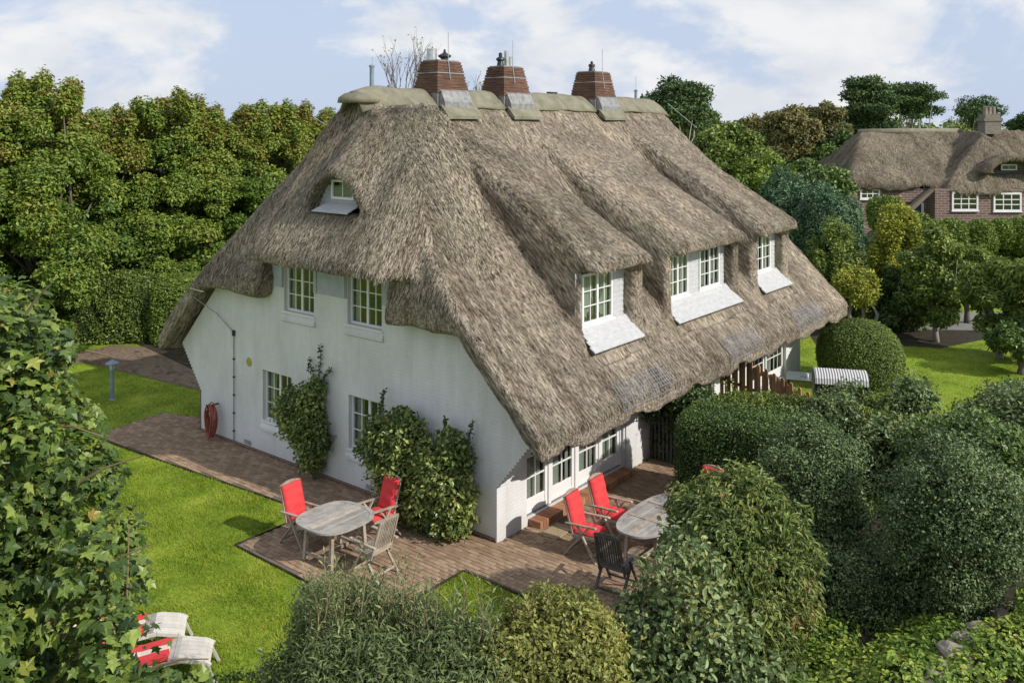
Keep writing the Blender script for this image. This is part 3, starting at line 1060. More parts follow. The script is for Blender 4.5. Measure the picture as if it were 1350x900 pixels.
def roof_field(X, Y, Z):
    L = lumps(X, Y, Z, 0.026)
    cs = 1 / math.sqrt(1 + SL * SL)
    # slightly swept slopes
    sweep = lambda t: 0.08 * np.sin(np.clip(t, 0, 6.4) / 6.4 * math.pi)
    zf = ZR - SL * (BC - Y) - sweep(BC - Y)
    zb = ZR - SL * (Y - BC) - sweep(Y - BC)
    stp = np.clip((Y - 6.1) / 0.7, 0, 1)
    hipn = 4.35 + 2.7 * (X + 0.55 - 0.14 * stp * stp * (3 - 2 * stp))
    hipf = 4.35 + 2.7 * ((LEN + 0.55) - X)
    zt = smin(zf, zb, 1.0)
    top = smax((Z - zt) * cs, smax((Z - hipn) * 0.35, (Z - hipf) * 0.35, 0.1), 0.16)
    under = np.minimum(np.minimum(zf, zb) - 0.5, np.minimum(3.92 + 2.7 * np.maximum(X - 0.0, 0), 3.92 + 2.7 * np.maximum(LEN - X, 0)))
    f = smax(top, (under - Z) * 0.75, 0.08)
    f = smax(f, smax(-0.47 - X, X - (LEN + 0.47), 0.05), 0.10)
    f = smax(f, smax(-1.37 - Y, Y - (WID + 1.37), 0.05), 0.07)
    # ---- broad gable dormer over the upper windows
    dt = 5.16 + 1.66 * (X + 0.88)
    bL = 6.90 - 0.55 * (X + 0.85)
    fall = smax((Y - bL), 0 * Y, 0.06) * 6.0 + np.square(np.maximum(2.9 - Y, 0)) * 0.85
    dtop = dt - fall
    dn = (Z - dtop) * 0.42
    dn = smax(dn, (4.86 - Z) * 0.9, 0.07)
    dn = smax(dn, -0.92 - X, 0.08)
    dn = smax(dn, X - 1.2, 0.1)
    dn = smax(dn, Y - (bL + 0.14), 0.06)
    # under the lip, hollow: only a shell 0.45 thick
    dn = smax(dn, np.maximum(4.86 - Z, -1e9) * 0.9, 0.05)
    # niche for the upper windows cut out of the base coat
    ni = np.maximum(np.maximum(2.62 - Y, Y - 7.05), np.maximum(Z - 4.86, X - 0.35))
    f = smax(f, -ni, 0.10)
    # curled left end of the lower coat
    curl = np.sqrt(((X + 0.0) / 0.50) ** 2 + ((Y - 7.6) / 0.62) ** 2 + ((Z - 4.35) / 0.55) ** 2) - 1
    f = smin(f, curl * 0.5, 0.2)
    f = smin(f, dn, 0.07)
    # ---- eyebrow over the small attic window
    ec = 4.5
    et = 7.04 + 1.0 * (X + 0.27) - np.square(Y - ec) * np.where(Y > ec, 1.0, 0.55)
    eb = smax((Z - et) * 0.6, -0.30 - X, 0.06)
    eb = smax(eb, X - 1.0, 0.1)
    eb = smax(eb, (6.18 - Z) * 0.8, 0.05)
    hole = np.maximum(np.maximum(3.5 - Y, Y - 5.35), np.maximum(np.maximum(6.10 - Z, X - 0.5), Z - (6.86 - np.square(Y - ec) * 0.85)))
    f = smin(f, eb, 0.10)
    f = smax(f, -hole, 0.05)
    # ---- three swept front dormers
    for (a0, a1), (n0, n1) in zip(DORM, NICHE):
        wob = 0.04 * np.sin(X * 3.1 + a0)
        dt = 5.16 + 0.60 * (Y + 0.62) + wob - 0.05 * np.square((X - (a0 + a1) / 2) / (a1 - a0) * 2)
        lft = smax(a0 - X - 0.02 * Y, 0 * X, 0.10)
        rgt = smax(X - a1 + 0.05 * Y, 0 * X, 0.12)
        dtop = dt - 7.0 * lft - 5.0 * rgt
        top = (Z - dtop) * 0.72
        top = np.where(lft + rgt > 0.05, (Z - dtop) * 0.18, (Z - dtop) * 0.80)
        # lip shell
        lip = smax(top, (4.86 + 0.25 * np.maximum(Y + 0.4, 0) - Z) * 0.9, 0.06)
        lip = smax(lip, -0.66 - Y, 0.06)
        lip = smax(lip, Y - 5.6, 0.1)
        lip = smax(lip, (zf - 0.5 - Z) * 0.7, 0.05)
        # body (cheeks) standing back from the lip
        body = smax(top, -0.36 - Y, 0.10)
        body = smax(body, (zf - 0.5 - Z) * 0.7, 0.05)
        body = smax(body, smax(a0 - 0.12 - X, X - (a1 + 0.16), 0.05), 0.08)
        body = smax(body, Y - 3.2, 0.1)
        body = smax(body, (2.9 - Z), 0.1)
        # the cut that takes the windows
        cut = smax(smax(n0 + 0.45 * np.minimum(Y, 0) - X, X - n1, 0.10), smax(Z - 4.86, Y - 0.02, 0.02), 0.04)
        cut = smax(cut, zf - np.where(Y > -0.7, 0.15, 0.0) - Z, 0.02)
        cut = smax(cut, -0.72 - Y, 0.03)
        body = smax(body, -cut, 0.08)
        f = smax(f, -cut, 0.06)
        # hollow room behind
        room = np.maximum(np.maximum(n0 - X, X - n1), np.maximum(np.maximum(Z - 4.85, 3.55 - Z), np.maximum(0.0 - Y, Y - 1.6)))
        f = np.maximum(f, -room)
        body = np.maximum(body, -room)
        d = smin(lip, body, 0.05)
        f = smin(f, d, 0.10)
    # room behind gable windows
    return f - L * 0.8


V, Q = surface_nets(roof_field, (-1.1, -1.8, 1.6), (16.2, 11.9, 9.0), 0.075)
s2 = 1 / math.sqrt(1 + SL * SL)
NF = np.array([0, -SL * s2, s2]); DF = np.array([0, -s2, -SL * s2])
NB = np.array([0, SL * s2, s2]); DB = np.array([0, s2, -SL * s2])
h2 = 1 / math.sqrt(1 + 2.0 ** 2)
NH = np.array([-2.0 * h2, 0, h2]); DH = np.array([-h2, 0, -2.0 * h2])
NE = np.array([2.0 * h2, 0, h2]); DE = np.array([h2, 0, -2.0 * h2])


def regions_main(c, n):
    X, Y, Z = c.T
    zf = ZR - SL * (BC - Y)
    zb = ZR - SL * (Y - BC)
    hn = 4.35 + 2.7 * (X + 0.55)
    he = 4.35 + 2.7 * (LEN + 0.55 - X)
    dH = hn - np.minimum(zf, zb)
    wig = 0.15 * np.sin(Z * 7 + Y * 3)
    reg = np.where(Y < BC, 0, 1)
    reg = np.where((dH < 0.25 + wig) & (Z > 3.9), 2, reg)
    reg = np.where((he - np.minimum(zf, zb) < 0.25 + wig) & (Z > 3.9), 3, reg)
    return np.array([NF, NB, NH, NE])[reg], np.array([DF, DB, DH, DE])[reg]


def ok_main(c, n):
    out = n[:, 2] > 0.16
    w = np.where(out, 1.0, 0.0)
    w *= np.where((n[:, 1] > 0.4), 0.04, 1.0)        # rear slope hardly seen
    for (m0, m1) in NICHE:
        w *= ~((c[:, 0] > m0 - .34) & (c[:, 0] < m1 + .04) & (c[:, 1] > -.78) & (c[:, 1] < .05) & (c[:, 2] < 4.7))
    w *= np.where(c[:, 0] < 5, 1.5, 0.8) * (c[:, 2] < 8.45)
    return w


roof = build_thatch('thatched_roof', V, Q, regions_main, M['thatch'], cottage, np.random.default_rng(9), 300000, ok_main)
_roofV, _roofQ = V, Q

# ---- walls
def teeth(p, q, n):
    """stepped line from p to q"""
    pts = []
    for i in range(n):
        t0, t1 = i / n, (i + 1) / n
        x1 = p[0] + (q[0] - p[0]) * t1
        z0 = p[1] + (q[1] - p[1]) * t0
        z1 = p[1] + (q[1] - p[1]) * t1
        pts += [(x1, z0 + 0.004 * 0), (x1, z1)]
    return pts


def rect(x0, x1, z0, z1):
    return [(x0, z0), (x1, z0), (x1, z1), (x0, z1)]


GW = [  # gable windows: b0,b1,z0,z1
    (5.46, 6.56, 3.62, 4.74), (3.20, 4.30, 3.62, 4.74), (6.28, 7.40, 0.86, 2.08), (3.12, 4.26, 0.88, 2.06)]
outline = [(0, 0)] + [(0, 1.1)] + teeth((0, 1.1), (-0.90, 2.2), 15) + [(0.25, 3.40), (0.80, 3.97), (2.5, 3.97), (2.5, 5.0), (7.1, 5.0), (7.1, 3.97), (9.25, 3.97), (9.80, 3.40), (10.95, 2.2)]
outline += [(p[0], p[1]) for p in reversed([(WID, 1.1)] + teeth((WID, 1.1), (10.95, 2.2), 15)[:-1])] + [(WID, 0)]
gf = lambda b, z, w: (w, b, z)
mb = MB().prism(outline, gf, 0.0, 0.3, [rect(b0, b1, z0, z1) for b0, b1, z0, z1 in GW])
mb.build('gable_wall', M['white_brick'], cottage)
mb = MB().prism([(0, 0), (WID, 0), (WID, 1.1), (10.95, 2.2), (9.8, 3.4), (9.25, 3.97), (.8, 3.97), (.25, 3.4), (-.9, 2.2), (0, 1.1)], lambda b, z, w: (w, b, z), LEN - .3, LEN)
mb.build('far_gable_wall', M['white_brick'], cottage)
DOORS = [(0.95, 1.74), (1.84, 2.70), (2.80, 3.62), (3.72, 4.50)]
fh = [rect(0.93, 4.54, 0.17, 2.25), rect(6.6, 9.0, .17, 2.2), rect(11.3, 14.1, .17, 2.2)]
mb = MB().prism(rect(0.302, LEN - .302, 0, 3.22), lambda a, z, w: (a, w, z), 0.0, 0.3, fh)
mb.build('front_wall', M['white_brick'], cottage)
mb = MB().prism(rect(0.302, LEN - .302, 0, 3.22), lambda a, z, w: (a, w, z), WID - .3, WID)
mb.build('rear_wall', M['white_brick'], cottage)
# first bit of the pier return so the corner is closed
MB().box((0.151 + .0, 0.15, 0.55), (0.296, 0.296, 1.09)).build('corner_pier', M['white_brick'], cottage)
MB().box((LEN / 2, WID / 2, .05), (LEN - .62, WID - .62, .1)).build('floor_slab', M['interior'], cottage)
MB().box((LEN / 2, WID / 2, 2.6), (LEN - .62, WID - .62, .2)).build('upper_floor', M['interior'], cottage)
MB().box((2.6, WID / 2, 1.35), (.1, WID - .7, 2.3)).build('inner_wall', M['interior'], cottage)
MB().box((5.5, WID / 2, 1.35), (.1, WID - .7, 2.3)).build('inner_wall', M['interior'], cottage)
# dark brick plinth band along the ground
pl = MB()
pl.box((-0.011, WID / 2, 0.05), (0.026, WID - .02, 0.1))
pl.build('plinth', M['dark_brick'], cottage)
pl = MB()
pl.box((-0.012, 3.55, .19), (.02, .26, .1))
pl.build('air_vent', M['metal_light'], cottage)
pl = MB()
pl.box((-0.012, 8.0, .19), (.02, .26, .1))
pl.build('air_vent', M['metal_light'], cottage)


def window(parent, org, U, Nn, w, h, cols, rows, fw=0.05, dep=0.07, bar=0.022, sill=None, midpost=None, curtain=None, name='window', wood='white', bottom=0.0):
    """org = lower left corner on the outer plane, U = horizontal unit, Nn = outward unit; all in cottage axes"""
    org, U, Nn = Vector(org), Vector(U), Vector(Nn)
    Z3 = Vector((0, 0, 1))
    R = Matrix((U, -Nn, Z3)).transposed()      # x=U, y=inward, z=up

    def B(mb, x0, x1, y0, y1, z0, z1):
        c = org + U * ((x0 + x1) / 2) - Nn * ((y0 + y1) / 2) + Z3 * ((z0 + z1) / 2)
        mb.box(c, (abs(x1 - x0), abs(y1 - y0), abs(z1 - z0)), R)

    f = MB()
    B(f, 0, fw, 0, dep, 0, h)
    B(f, w - fw, w, 0, dep, 0, h)
    B(f, fw, w - fw, .001, dep - .001, 0, fw)
    B(f, fw, w - fw, .001, dep - .001, h - fw, h)
    fo = f.build(name, M[wood], parent, bevel=0.004)
    if bottom:
        g = MB()
        B(g, fw, w - fw, .012, dep - .02, fw, fw + bottom)
        g.build('bottom_panel', M[wood], fo, bevel=0.006)
    zb = fw + bottom
    iw, ih = w - 2 * fw, h - fw - zb
    posts = [] if midpost is None else [fw + iw * midpost]
    if posts:
        g = MB()
        B(g, posts[0] - .035, posts[0] + .035, .004, dep - .004, zb, zb + ih)
        g.build('mullion', M[wood], fo, bevel=0.004)
    # glazing bars
    g = MB()
    for i in range(1, cols):
        x = fw + iw * i / cols
        if posts and abs(x - posts[0]) < .03:
            continue
        B(g, x - bar / 2, x + bar / 2, .016, .05, zb, zb + ih)
    for j in range(1, rows):
        z = zb + ih * j / rows
        B(g, fw, w - fw, .018, .049, z - bar / 2, z + bar / 2)
    g.build('glazing_bars', M[wood], fo)
    pane_me = None
    pw, ph = iw / cols - bar * .6, ih / rows - bar * .6
    for i in range(cols):
        for j in range(rows):
            c = org + U * (fw + iw * (i + .5) / cols) - Nn * .034 + Z3 * (zb + ih * (j + .5) / rows)
            if pane_me is None:
                p = MB().box((0, 0, 0), (pw, .006, ph)).build('pane', M['glass'], fo)
                pane_me = p.data
            else:
                p = bpy.data.objects.new('pane', pane_me)
                COL.objects.link(p)
                p.parent = fo
            rj = Matrix.Rotation(random.uniform(-.012, .012), 3, 'Z') @ Matrix.Rotation(random.uniform(-.01, .01), 3, 'X')
            p.matrix_local = (R @ rj).to_4x4()
            p.location = c
    if sill:
        g = MB()
        B(g, -.05, w + .05, -sill, dep * .5, -.05, -.002)
        g.build('sill', M['white' if wood == 'white' else wood], fo, bevel=.005)
    if curtain:
        vs, fs = [], []
        for (x0, x1) in curtain:
            n = max(6, int((x1 - x0) * 28))
            o = len(vs)
            for i in range(n + 1):
                x = x0 + (x1 - x0) * i / n
                y = .105 + .022 * math.sin(i * 2.1)
                for z in (-.1, h):
                    p = org + U * x - Nn * y + Z3 * z
                    vs.append(p)
            for i in range(n):
                fs.append((o + 2 * i, o + 2 * i + 2, o + 2 * i + 3, o + 2 * i + 1))
        MB().add(vs, fs).build('curtain', M['curtain'], fo, smooth=True)
    return fo


# gable windows (outward normal -X; looking at it from outside U runs toward -Y)
for k, (b0, b1, z0, z1) in enumerate(GW):
    window(cottage, (0.09, b1, z0 + (0.0)), (0, -1, 0), (-1, 0, 0), b1 - b0, z1 - z0, 4, 3, midpost=0.5, sill=0.13 if k < 2 else 0.11,
           curtain=[(.06, .3), (b1 - b0 - .3, b1 - b0 - .06)] if k >= 2 else [(.06, .2), (b1 - b0 - .2, b1 - b0 - .06)])
    g = MB()
    g.prism([(0.09, 0), (0.0, -0.02), (-0.05, -0.10), (-0.05, -0.17), (0.0, -0.2)][::-1], lambda u, v, w, b0=b0, b1=b1, z0=z0: (u, w, z0 - .055 + v), b0 - .06, b1 + .06)
    g.build('brick_sill', M['white_brick'], cottage)
# shiplap between and beside the upper windows (one board = one object)
for (b0, b1) in ((4.32, 5.44), (6.58, 7.06), (2.55, 3.18)):
    nbd = 9
    for i in range(nbd):
        zc = 4.17 + 0.085 * i
        g = MB()
        g.prism([(0.012, 0), (-0.030, 0), (-0.014, 0.083), (0.012, 0.083)], lambda u, v, w, zc=zc: (u - .002, w, zc + v), b0, b1)
        g.build('shiplap_board', M['shiplap'], cottage)
for b in (4.40, 6.64, 5.38):
    MB().box((-.03, b, 4.52), (.035, .1, .70)).build('corner_board', M['shiplap'], cottage)
# eyebrow window
window(cottage, (0.03, 4.90, 6.34), (0, -1, 0), (-1, 0, 0), .76, .44, 2, 1, fw=.055)
for i in range(3):
    g = MB()
    x0 = -.30 + i * .14
    g.bar((x0, 3.9, 6.11 + i * .06), (x0, 5.08 - .02 * i, 6.11 + i * .06), .16, .02, up=(-.35, 0, 1))
    g.build('sill_board', M['board_white'], cottage)
for i in range(5):
    MB().box((.085, 4.5, 6.2 + .1 * i), (.02, 1.72 - .13 * i, .095)).build('shiplap_board', M['shiplap'], cottage)

# front dormer windows: outward -Y, U = +X
DW = [(2.74, 3.94), (6.42, 7.50), (8.12, 9.28), (11.50, 12.68)]
for k, (a0, a1) in enumerate(DW):
    w = a1 - a0
    window(cottage, (a0, -0.10, WINZ[0]), (1, 0, 0), (0, -1, 0), w, WINZ[1] - WINZ[0], 4, 3, fw=.06, midpost=0.5, sill=.04,
           curtain=[(.08, w * .45), (w * .55, w - .08)])
for (n0, n1), wins in zip(NICHE, ([0], [1, 2], [3])):
    # boards filling the niche beside the windows
    edges = [n0 - .15]
    for i in wins:
        edges += [DW[i][0] - .003, DW[i][1] + .003]
    edges.append(n1 + .15)
    for e0, e1 in zip(edges[::2], edges[1::2]):
        for r in range(13):
            z = 3.42 + .118 * r
            if z > 4.8:
                break
            MB().prism([(0, 0), (-.028, 0), (-.012, .115), (0, .115)], lambda u, v, w, z=z: (w, -.045 + u, z + v), e0, e1).build('shiplap_board', M['board_white'], cottage)
    # sloping apron boards down to the thatch
    for r in range(4):
        t0, t1 = r / 4, (r + 1) / 4
        y0, y1 = -.12 - .50 * t0, -.12 - .50 * t1
        z0, z1 = 3.68 - .40 * t0 ** .8, 3.68 - .40 * t1 ** .8
        x0 = n0 - .02 - .22 * t1
        x1 = n1 + .04 - .02 * t1
        g = MB().prism([(y0 + .01, z0), (y1, z1), (y1, z1 - .03), (y0 + .01, z0 - .03)], lambda u, v, w, r=r: (w, u, v - .0015 * r + .012 * (3 - r) * .3), x0, x1)
        g.build('apron_board', M['board_white'], cottage)

# french doors
for k, (a0, a1) in enumerate(DOORS):
    window(cottage, (a0, 0.09, 0.19), (1, 0, 0), (0, -1, 0), a1 - a0, 2.04, 2, 4, fw=.085, dep=.06, bar=.03, name='french_door', bottom=.2,
           curtain=[(.1, .46), (a1 - a0 - .2, a1 - a0 - .1)] if k in (1, 2) else [(.1, a1 - a0 - .1)])
for a in (1.79, 2.75, 3.67, 4.52):
    MB().box((a, .11, 1.21), (.09 if a < 4.5 else .04, .1, 2.07)).build('door_post', M['white'], cottage, bevel=.005)
MB().box((2.72, .13, .19 - .02), (3.58, .16, .03)).build('threshold', M['lead'], cottage)
window(cottage, (6.65, .09, .2), (1, 0, 0), (0, -1, 0), 2.3, 1.98, 6, 4, fw=.08, name='french_door', bottom=.2)
window(cottage, (11.35, .09, .2), (1, 0, 0), (0, -1, 0), 1.3, 1.98, 4, 4, fw=.08, name='french_door', bottom=.2, curtain=[(.1, .5)])
window(cottage, (12.75, .09, .2), (1, 0, 0), (0, -1, 0), 1.3, 1.98, 4, 4, fw=.08, name='french_door', bottom=.2, curtain=[(.1, .5)])
# wall spur between the terraces (white, with door hardware)
MB().box((4.98, -.30, 1.2), (.72, .02, 2.4)).add([], []).build('wall_spur', M['white_brick'], cottage).location = (0, .28, 0)
MB().tube([(4.95, -.05, 1.1), (4.95, -.11, 1.1), (4.95, -.11, 1.2)], .012, 6).build('wall_hook', M['metal_dark'], cottage)

# brick step in front of the doors: each brick a part
me = None
for i in range(34):
    a = 1.02 + i * .105
    if i < 6 or i > 8:
        pass
    if me is None:
        o = MB().box((0, 0, 0), (.097, .30, .15)).build('step_brick', M['stepbrick'], cottage, bevel=.006)
        me = o.data
    else:
        o = bpy.data.objects.new('step_brick', me)
        COL.objects.link(o)
        o.parent = cottage
    o.location = (a, -.16 + random.uniform(-.006, .006), .085 + random.uniform(-.003, .003))

# ---- ridge cap, chimneys, vents
def ridge_cap():
    segs = [(0.72, 3.0), (4.12, 5.65), (6.75, 8.5), (8.5, 10.1), (11.2, 12.6), (12.6, 14.55)]
    for k, (a0, a1) in enumerate(segs):
        vs, fs = [], []
        na, nb = 10, 12
        for i in range(na + 1):
            a = a0 + (a1 - a0) * i / na
            for j in range(nb + 1):
                t = -1 + 2 * j / nb
                hgt = 8.93 - .50 * abs(t) ** 1.8
                hw = .66
                if k == 0 and i < 4:
                    s = i / 4
                    hgt -= (1 - s) ** 2 * .16
                    hw = .42 + .2 * s
                if k == len(segs) - 1 and i > 7:
                    s = (na - i) / 3
                    hgt -= (1 - s) ** 2 * .12
                hgt += .012 * math.sin(a * 5 + t * 3) + .02 * math.sin(a * 1.7)
                vs.append((a, BC + t * hw, hgt))
        for i in range(na):
            for j in range(nb):
                q = i * (nb + 1) + j
                fs.append((q, q + nb + 1, q + nb + 2, q + 1))
        mb = MB().add(vs, fs)
        o = mb.build('ridge_cap', M['felt'], cottage, smooth=True)
        sm = o.modifiers.new('thick', 'SOLIDIFY')
        sm.thickness = .05
        sm.offset = -1


ridge_cap()
# rounded bonnet at the near end of the ridge
o = MB().lathe([(.52, 0), (.50, .12), (.36, .22), (.15, .27), (.02, .28)], (1.02, BC + .02, 8.52), 20).build('ridge_bonnet', M['felt'], cottage, smooth=True)

CH = [(3.0, 4.16, 4.42, 5.28, 9.62, 1), (5.6, 6.76, 4.42, 5.28, 9.60, 2), (10.04, 11.22, 4.42, 5.38, 9.66, 3)]
for (a0, a1, b0, b1, zt, kk) in CH:
    mb = MB()
    z0 = 8.80
    nc = 11
    for i in range(nc):
        t = i / (nc - 1)
        ins = .145 * t + random.uniform(-.004, .004)
        zc = z0 + (zt - z0) * (i + .5) / nc
        mb.box(((a0 + a1) / 2, (b0 + b1) / 2, zc), (a1 - a0 - 2 * ins + (0.012 if i % 2 else 0), b1 - b0 - 2 * ins * .9 + (0.012 if i % 2 else 0), (zt - z0) / nc - .012))
        if i < nc - 1:
            mb.box(((a0 + a1) / 2, (b0 + b1) / 2, zc + (zt - z0) / nc / 2), (a1 - a0 - 2 * ins - .05, b1 - b0 - 2 * ins * .9 - .05, .03))
    ch = mb.build('chimney', M['chim_brick'], cottage, bevel=0)
    ch['label'] = ['battered red brick chimney nearest the gable with steel flue', 'middle brick chimney with two pots', 'far brick chimney with one small pot'][kk - 1]
    am, bm_ = (a0 + a1) / 2, (b0 + b1) / 2
    MB().box((am, bm_, zt + .012), (a1 - a0 - .38, b1 - b0 - .34, .03)).build('chimney_capping', M['lead'], ch)
    # flashings down the front slope
    f = MB()
    f.prism([(b0 + .1, 8.94), (b0 - .05, 8.84), (4.24, 8.58), (4.24, 8.4), (b0 + .1, 8.5)], lambda u, v, w: (w, u, v), a0 + .08, a1 - .05)
    f.build('lead_flashing', M['lead'], ch)
    f = MB()
    f.prism([(4.30, 8.50), (4.06, 8.23), (4.06, 8.15), (4.30, 8.3)], lambda u, v, w: (w, u, v), a0 + .0, a1 + .14)
    f.build('felt_apron', M['felt'], ch)
    MB().box((am, bm_, 8.55), (a1 - a0 - .06, b1 - b0 - .06, .52)).build('chimney_base', M['lead'], ch)
    # wires round the stack
    w = MB()
    zr = z0 + (zt - z0) * .62
    i2 = .17 * .62 - .035
    loop = [(a0 + i2, b0 + i2, zr), (a1 - i2, b0 + i2, zr), (a1 - i2, b1 - i2, zr), (a0 + i2, b1 - i2, zr)]
    w.tube(loop, .013, 5, closed=True)
    w.build('strapping_wire', M['metal_light'], ch)
    # lightning rod
    r = MB()
    ra = a0 + (a1 - a0) * (.42 if kk < 3 else .45)
    r.tube([(ra, b0 + .02, z0 + .35), (ra + .03, b0 + .12, zt + .02), (ra + .03, b0 + .12, zt + .72)], .010, 5)
    r.build('lightning_rod', M['metal_light'], ch)
    pot = MB()
    if kk == 1:
        MB().lathe([(.13, 0), (.13, .30), (.135, .31), (.115, .31), (.115, .1)], (a0 + .34, bm_ + .1, zt), 18).build('steel_flue', M['metal_light'], ch, smooth=False)
        pot.lathe([(.10, 0), (.10, .08), (.17, .13), (.17, .16), (.06, .22), (.03, .25), (.03, .30), (.01, .32)], (a0 + .66, bm_ - .05, zt), 14)
    elif kk == 2:
        pot.lathe([(.11, 0), (.08, .16), (.13, .20), (.11, .25), (.05, .28), (.05, .38), (.02, .40)], (a0 + .36, bm_, zt), 14)
        for dx in (.62, .78):
            MB().lathe([(.07, 0), (.07, .46 - (dx - .62)), (.05, .47 - (dx - .62))], (a0 + dx, bm_, zt), 12).build('steel_flue', M['metal_light'], ch)
    else:
        pot.lathe([(.12, 0), (.08, .17), (.11, .2), (.10, .25), (.04, .28), (.04, .34), (.01, .36)], (a0 + .5, bm_, zt), 14)
    pot.build('chimney_pot', M['metal_dark'], ch, smooth=False)
# vent pipes and antenna on the ridge
for (a, b, z, h, r, nm) in ((1.4, 5.05, 8.6, .78, .055, 'vent_pipe'), (1.95, 5.0, 8.6, .32, .06, 'vent_pipe'), (13.3, 4.95, 8.6, .55, .05, 'vent_pipe'), (8.7, 5.1, 8.65, .28, .04, 'vent_pipe')):
    MB().lathe([(r, 0), (r, h), (r * 1.3, h), (r * 1.3, h + .04), (r * .5, h + .06)], (a, b, z), 12).build(nm, M['lamp_metal'], cottage)
MB().box((8.7, 5.1, 8.97), (.42, .10, .05)).build('vent_cowl', M['metal_dark'], cottage)
MB().tube([(13.3, 4.95, 9.15), (13.3, 4.95, 9.65)], .008, 5).build('lightning_rod', M['metal_light'], cottage)
MB().tube([(1.4, 5.05, 9.3), (1.42, 5.05, 9.62)], .010, 5).build('lightning_rod', M['metal_light'], cottage)
# guy wire with porcelain spacer on the rear hip and on the far hip
MB().tube([(.78, 6.0, 8.0), (.70, 6.35, 8.2)], .010, 6).build('aerial_arm', M['metal_light'], cottage)
MB().tube([(14.5, 4.4, 8.75), (15.1, 3.6, 7.9)], .007, 5).build('aerial_wire', M['wire'], cottage)
# lightning conductor down the gable wall
cd = MB()
cd.tube([(-.03, 8.56, 0.02), (-.03, 8.56, 2.78)], .012, 6)
cd.tube([(-.03, 8.56, 2.80), (-.08, 9.2, 3.2), (-.42, 9.75, 3.62), (-.5, 9.7, 3.9)], .011, 6)
cd.build('lightning_conductor', M['wire'], cottage)
MB().box((-.04, 8.56, 2.80), (.05, .06, .14)).build('conductor_clamp', M['metal_dark'], cottage)
for z in (.35, .8, 1.25, 1.7, 2.15):
    MB().box((-.03, 8.56, z), (.04, .04, .04)).build('conductor_clip', M['metal_dark'], cottage)
MB().bar((-.5, 9.75, 3.85), (-.5, 9.15, 3.83), .03, .03).build('eave_rod', M['metal_light'], cottage)
pq = MB().lathe([(.105, 0), (.105, .012), (.09, .018)], (0, 0, 0), 20).build('round_plaque', M['yellow'], cottage)
pq.location = (-.002, 7.95, 2.17)
pq.rotation_euler = (0, rad(-90), 0)

# wire mesh guards at the eaves
def guard(a0, a1, up=0.30):
    w = MB()
    def pt(a, s):
        b = -1.42 + s
        return (a, b, ZR - SL * (BC - b) + .00 + .05 + (.02 if s > 0 else -.02))
    n = int((a1 - a0) / .09)
    for i in range(n + 1):
        a = a0 + (a1 - a0) * i / n
        w.tube([pt(a, up), pt(a, .03), (a, -1.42, ZR - SL * (BC + 1.42) - .12)], .005, 4)
        if i % 4 == 0:
            w.tube([pt(a, up), pt(a, .03), (a, -1.43, ZR - SL * (BC + 1.42) - .13)], .009, 4)
    for j in range(6):
        s = up * j / 5
        w.tube([pt(a0, s + .005), pt(a1, s + .005)], .005, 4)
    for z in (.08,):
        w.tube([(a0, -1.425, ZR - SL * (BC + 1.42) - z), (a1, -1.425, ZR - SL * (BC + 1.42) - z)], .006, 4)
    w.build('wire_mesh_guard', M['wire'], cottage)


guard(2.3, 4.35)
guard(7.2, 9.0)
guard(11.6, 13.6)

# ================================================================== GARDEN THINGS
# hose on its hook
hz = empty('hose_reel', W2(-.12, 9.25, 0), TH, 'terracotta garden hose coiled on a hook at the left end of the white gable wall', 'garden hose')
hm = MB()
for k in range(11):
    w = .15 + .022 * ((k * 3) % 5) / 2
    pts = []
    for i in range(18):
        a = 2 * math.pi * i / 18
        pts.append((-.02 - .018 * k + .01 * math.sin(a * 2 + k), math.cos(a) * w * (1 + .25 * math.sin(a)) * .8 + .012 * math.sin(k * 2 + a), .54 + math.sin(a) * (.34 + .03 * ((k * 5) % 4)) - .03 * (k % 3)))
    hm.tube(pts, .016, 6, closed=True)
hm.build('hose', M['hose'], hz, smooth=True)
MB().tube([(.10, 0, .90), (-.22, 0, .90), (-.24, 0, .95)], .022, 6).build('hook', M['metal_dark'], hz)

# lamp post
lp = empty('lamp_post', (-11.65, 26.3, 0), 0, 'blue grey bollard lamp with conical hood standing on the shaded lawn', 'garden lamp')
MB().lathe([(.11, 0), (.11, .02), (.055, .03), (.055, .80), (.075, .81), (.075, .85)], seg=16).build('post', M['lamp_metal'], lp)
MB().lathe([(.085, .85), (.095, 1.06), (.09, 1.07)], seg=16).build('lantern', M['lamp_glass'], lp, smooth=True)
MB().lathe([(.19, 1.06), (.19, 1.075), (.06, 1.155), (.02, 1.175)], seg=20).build('hood', M['lamp_metal'], lp)
cg = MB()
for i in range(6):
    a = i * math.pi / 3
    cg.tube([(.093 * math.cos(a), .093 * math.sin(a), .85), (.1 * math.cos(a), .1 * math.sin(a), 1.06)], .006, 4)
cg.build('lantern_cage', M['lamp_metal'], lp)


